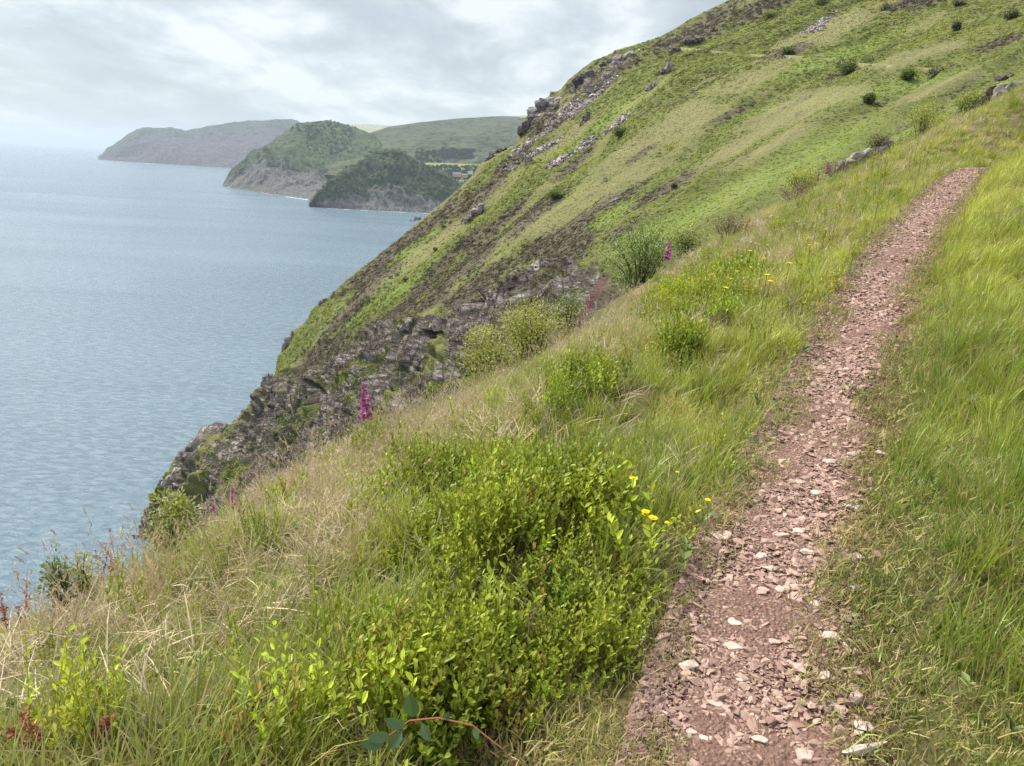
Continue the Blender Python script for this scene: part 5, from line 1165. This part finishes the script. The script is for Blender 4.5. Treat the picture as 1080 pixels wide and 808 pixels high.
# ------------------------------------------------------------------ surf along the shores
fm, nt, out = newmat('foam'); b = nd(nt, 'ShaderNodeBsdfPrincipled', i_Roughness=.7); b.inputs['Base Color'].default_value = (.62, .66, .67, 1); lk(nt, b.outputs[0], out.inputs[0])
def surf(line, wid, seed, name='surf'):
    pts = np.array([P(x_, y_, float(dsea(x_, y_))) for x_, y_ in line]); n = 90; q = np.linspace(0, len(pts) - 1, n)
    c = np.stack([np.interp(q, np.arange(len(pts)), pts[:, k]) for k in range(3)], 1); t = np.gradient(c, axis=0); t /= np.linalg.norm(t, axis=1)[:, None]; sdv = np.stack([t[:, 1], -t[:, 0], 0 * t[:, 0]], 1)
    nz = fbm(np.stack([q * 3.1, 0 * q, 0 * q + seed], -1), 3, seed); w_ = wid * np.clip(.35 + 1.3 * nz, 0.02, 1)[:, None]; jit = sdv * wid * .5 * fbm(np.stack([q * 2, 0 * q, 0 * q], -1), 3, seed + 5)[:, None]
    g_ = np.stack([c - sdv * w_ + jit, c + sdv * w_ + jit], 1); g_[..., 2] = .35
    link(mesh_obj(name, g_.reshape(-1, 3), grid_faces(n, 2), fm), kind='structure')
surf([(225, 463), (232, 461.5), (240, 460)], 1.6, 1); surf([(226, 468), (236, 464)], .8, 2); surf([(236, 175.5), (270, 178), (300, 180), (335, 182)], 14, 3)
surf([(345, 220), (365, 221.3), (395, 222.6), (425, 224.2), (455, 225.8)], 2.6, 4); surf([(237, 197.2), (262, 200.8), (285, 205), (325, 211)], 3.2, 5); surf([(118, 170), (160, 173), (200, 175.5)], 8, 6); surf([(160, 549), (168, 552), (176, 556)], .7, 7)
# ------------------------------------------------------------------ rocks and heather on the shoulder beyond the path bend
def near_rock(px, py, wpx, hpx, d, label, mat, seed, flat=1.0):
    p = P(px, py + hpx * .5, d); gz = float(ground([p[0]], [p[1]])[0][0]); Wm, Hm = wpx * d / F_PX, hpx * d / F_PX + max(0, p[2] - gz); rn = np.random.default_rng(seed); B = Build()
    for q in range(6):
        v_, f_ = rock_mesh(seed * 13 + q, 18, .8, .04); s_ = rn.uniform(.35, .6); B.add(v_ * np.array([Wm * .6 * s_, Wm * .4 * s_, Hm * .9 * s_]) + np.array([(q / 5 - .5) * Wm * .7, rn.normal(0, .1) * Wm, Hm * (.35 + (q / 5 - .5) * .35)]), f_, (.5, 0, 0))
    o = B.obj('rock_outcrop', mat); o.location = (p[0], p[1], min(gz, p[2])); link(o, label, 'rock', 'rocks on the shoulder beyond the path bend')
nr_l = rockmaterial('pale_lichen_rock', (.06, .052, .045), (.16, .145, .12), (.30, .28, .235), 2.2); nr_d = rockmaterial('dark_bank_rock', (.02, .016, .014), (.06, .045, .04), (.14, .11, .095), 2.2)
near_rock(903, 158, 34, 14, 33, 'pale lichen covered slab slanting beside the dark hollow', nr_l, 1)
near_rock(926, 150, 26, 16, 34.5, 'dark overhanging rock in the hollow at the path bend', nr_d, 2)
near_rock(1062, 84, 34, 18, 41, 'grey broken rocks on the ridge at the right edge', nr_l, 3)
near_rock(1040, 92, 22, 12, 41, 'dark low rock left of the grey broken rocks on the ridge', nr_d, 4)
HB = 'heather bushes on the shoulder'
HT, HTt = (.10, .065, .05), (.17, .11, .085)
for k, (x_, y_, w_, h_, d_, lb_) in enumerate([(880, 172, 36, 16, 30.5, 'low brown heather left of the pale slab'), (950, 140, 44, 18, 36, 'brown heather right of the dark hollow'), (1005, 118, 40, 16, 39, 'brown heather on the ridge between the two green shrubs'),
        (1046, 100, 40, 16, 40.5, 'purple brown heather below the ridge rocks'), (838, 194, 40, 14, 27, 'low dark heather near the foxgloves at the bend'), (770, 228, 30, 12, 22.5, 'small brown heather on the edge above the tan grass')]):
    bush(x_, y_ + h_ * .3, w_ * 1.6, h_ * .6, lb_, HT, HTt, d_, 1400, .05, name='heather_bush', group=HB, seed=200 + k)
for k, (x_, y_, w_, h_, d_, lb_) in enumerate([(905, 172, 60, 18, 33.5, 'long bright green bracken bank left of the hollow'), (845, 188, 50, 16, 29, 'bright bracken below the foxgloves at the bend'), (990, 134, 46, 18, 37, 'bright yellow green growth over the far end of the path'), (1060, 118, 44, 16, 38, 'yellow green growth at the right edge under the rocks')]):
    bush(x_, y_, w_, h_, lb_, YG, YGt, d_, 2200, .07, name='bracken_bank', cat='bracken', group='bright bracken on the shoulder', seed=230 + k)

for k, (x_, y_, lb_) in enumerate([(1024, 172, 'green grass tussock where the path goes out of sight, left of two'), (1038, 178, 'green grass tussock at the far end of the path, right of two')]):
    tussock(x_, y_, .35, lb_, lm_end if k else (lm_end := leafmat('end_grass_blade', .3, False, (.22, .24, .04), tipcol=(.38, .34, .12), tipamt=.5, var=.9, gloss=.02)), 30 + k, .18, .42, 240)
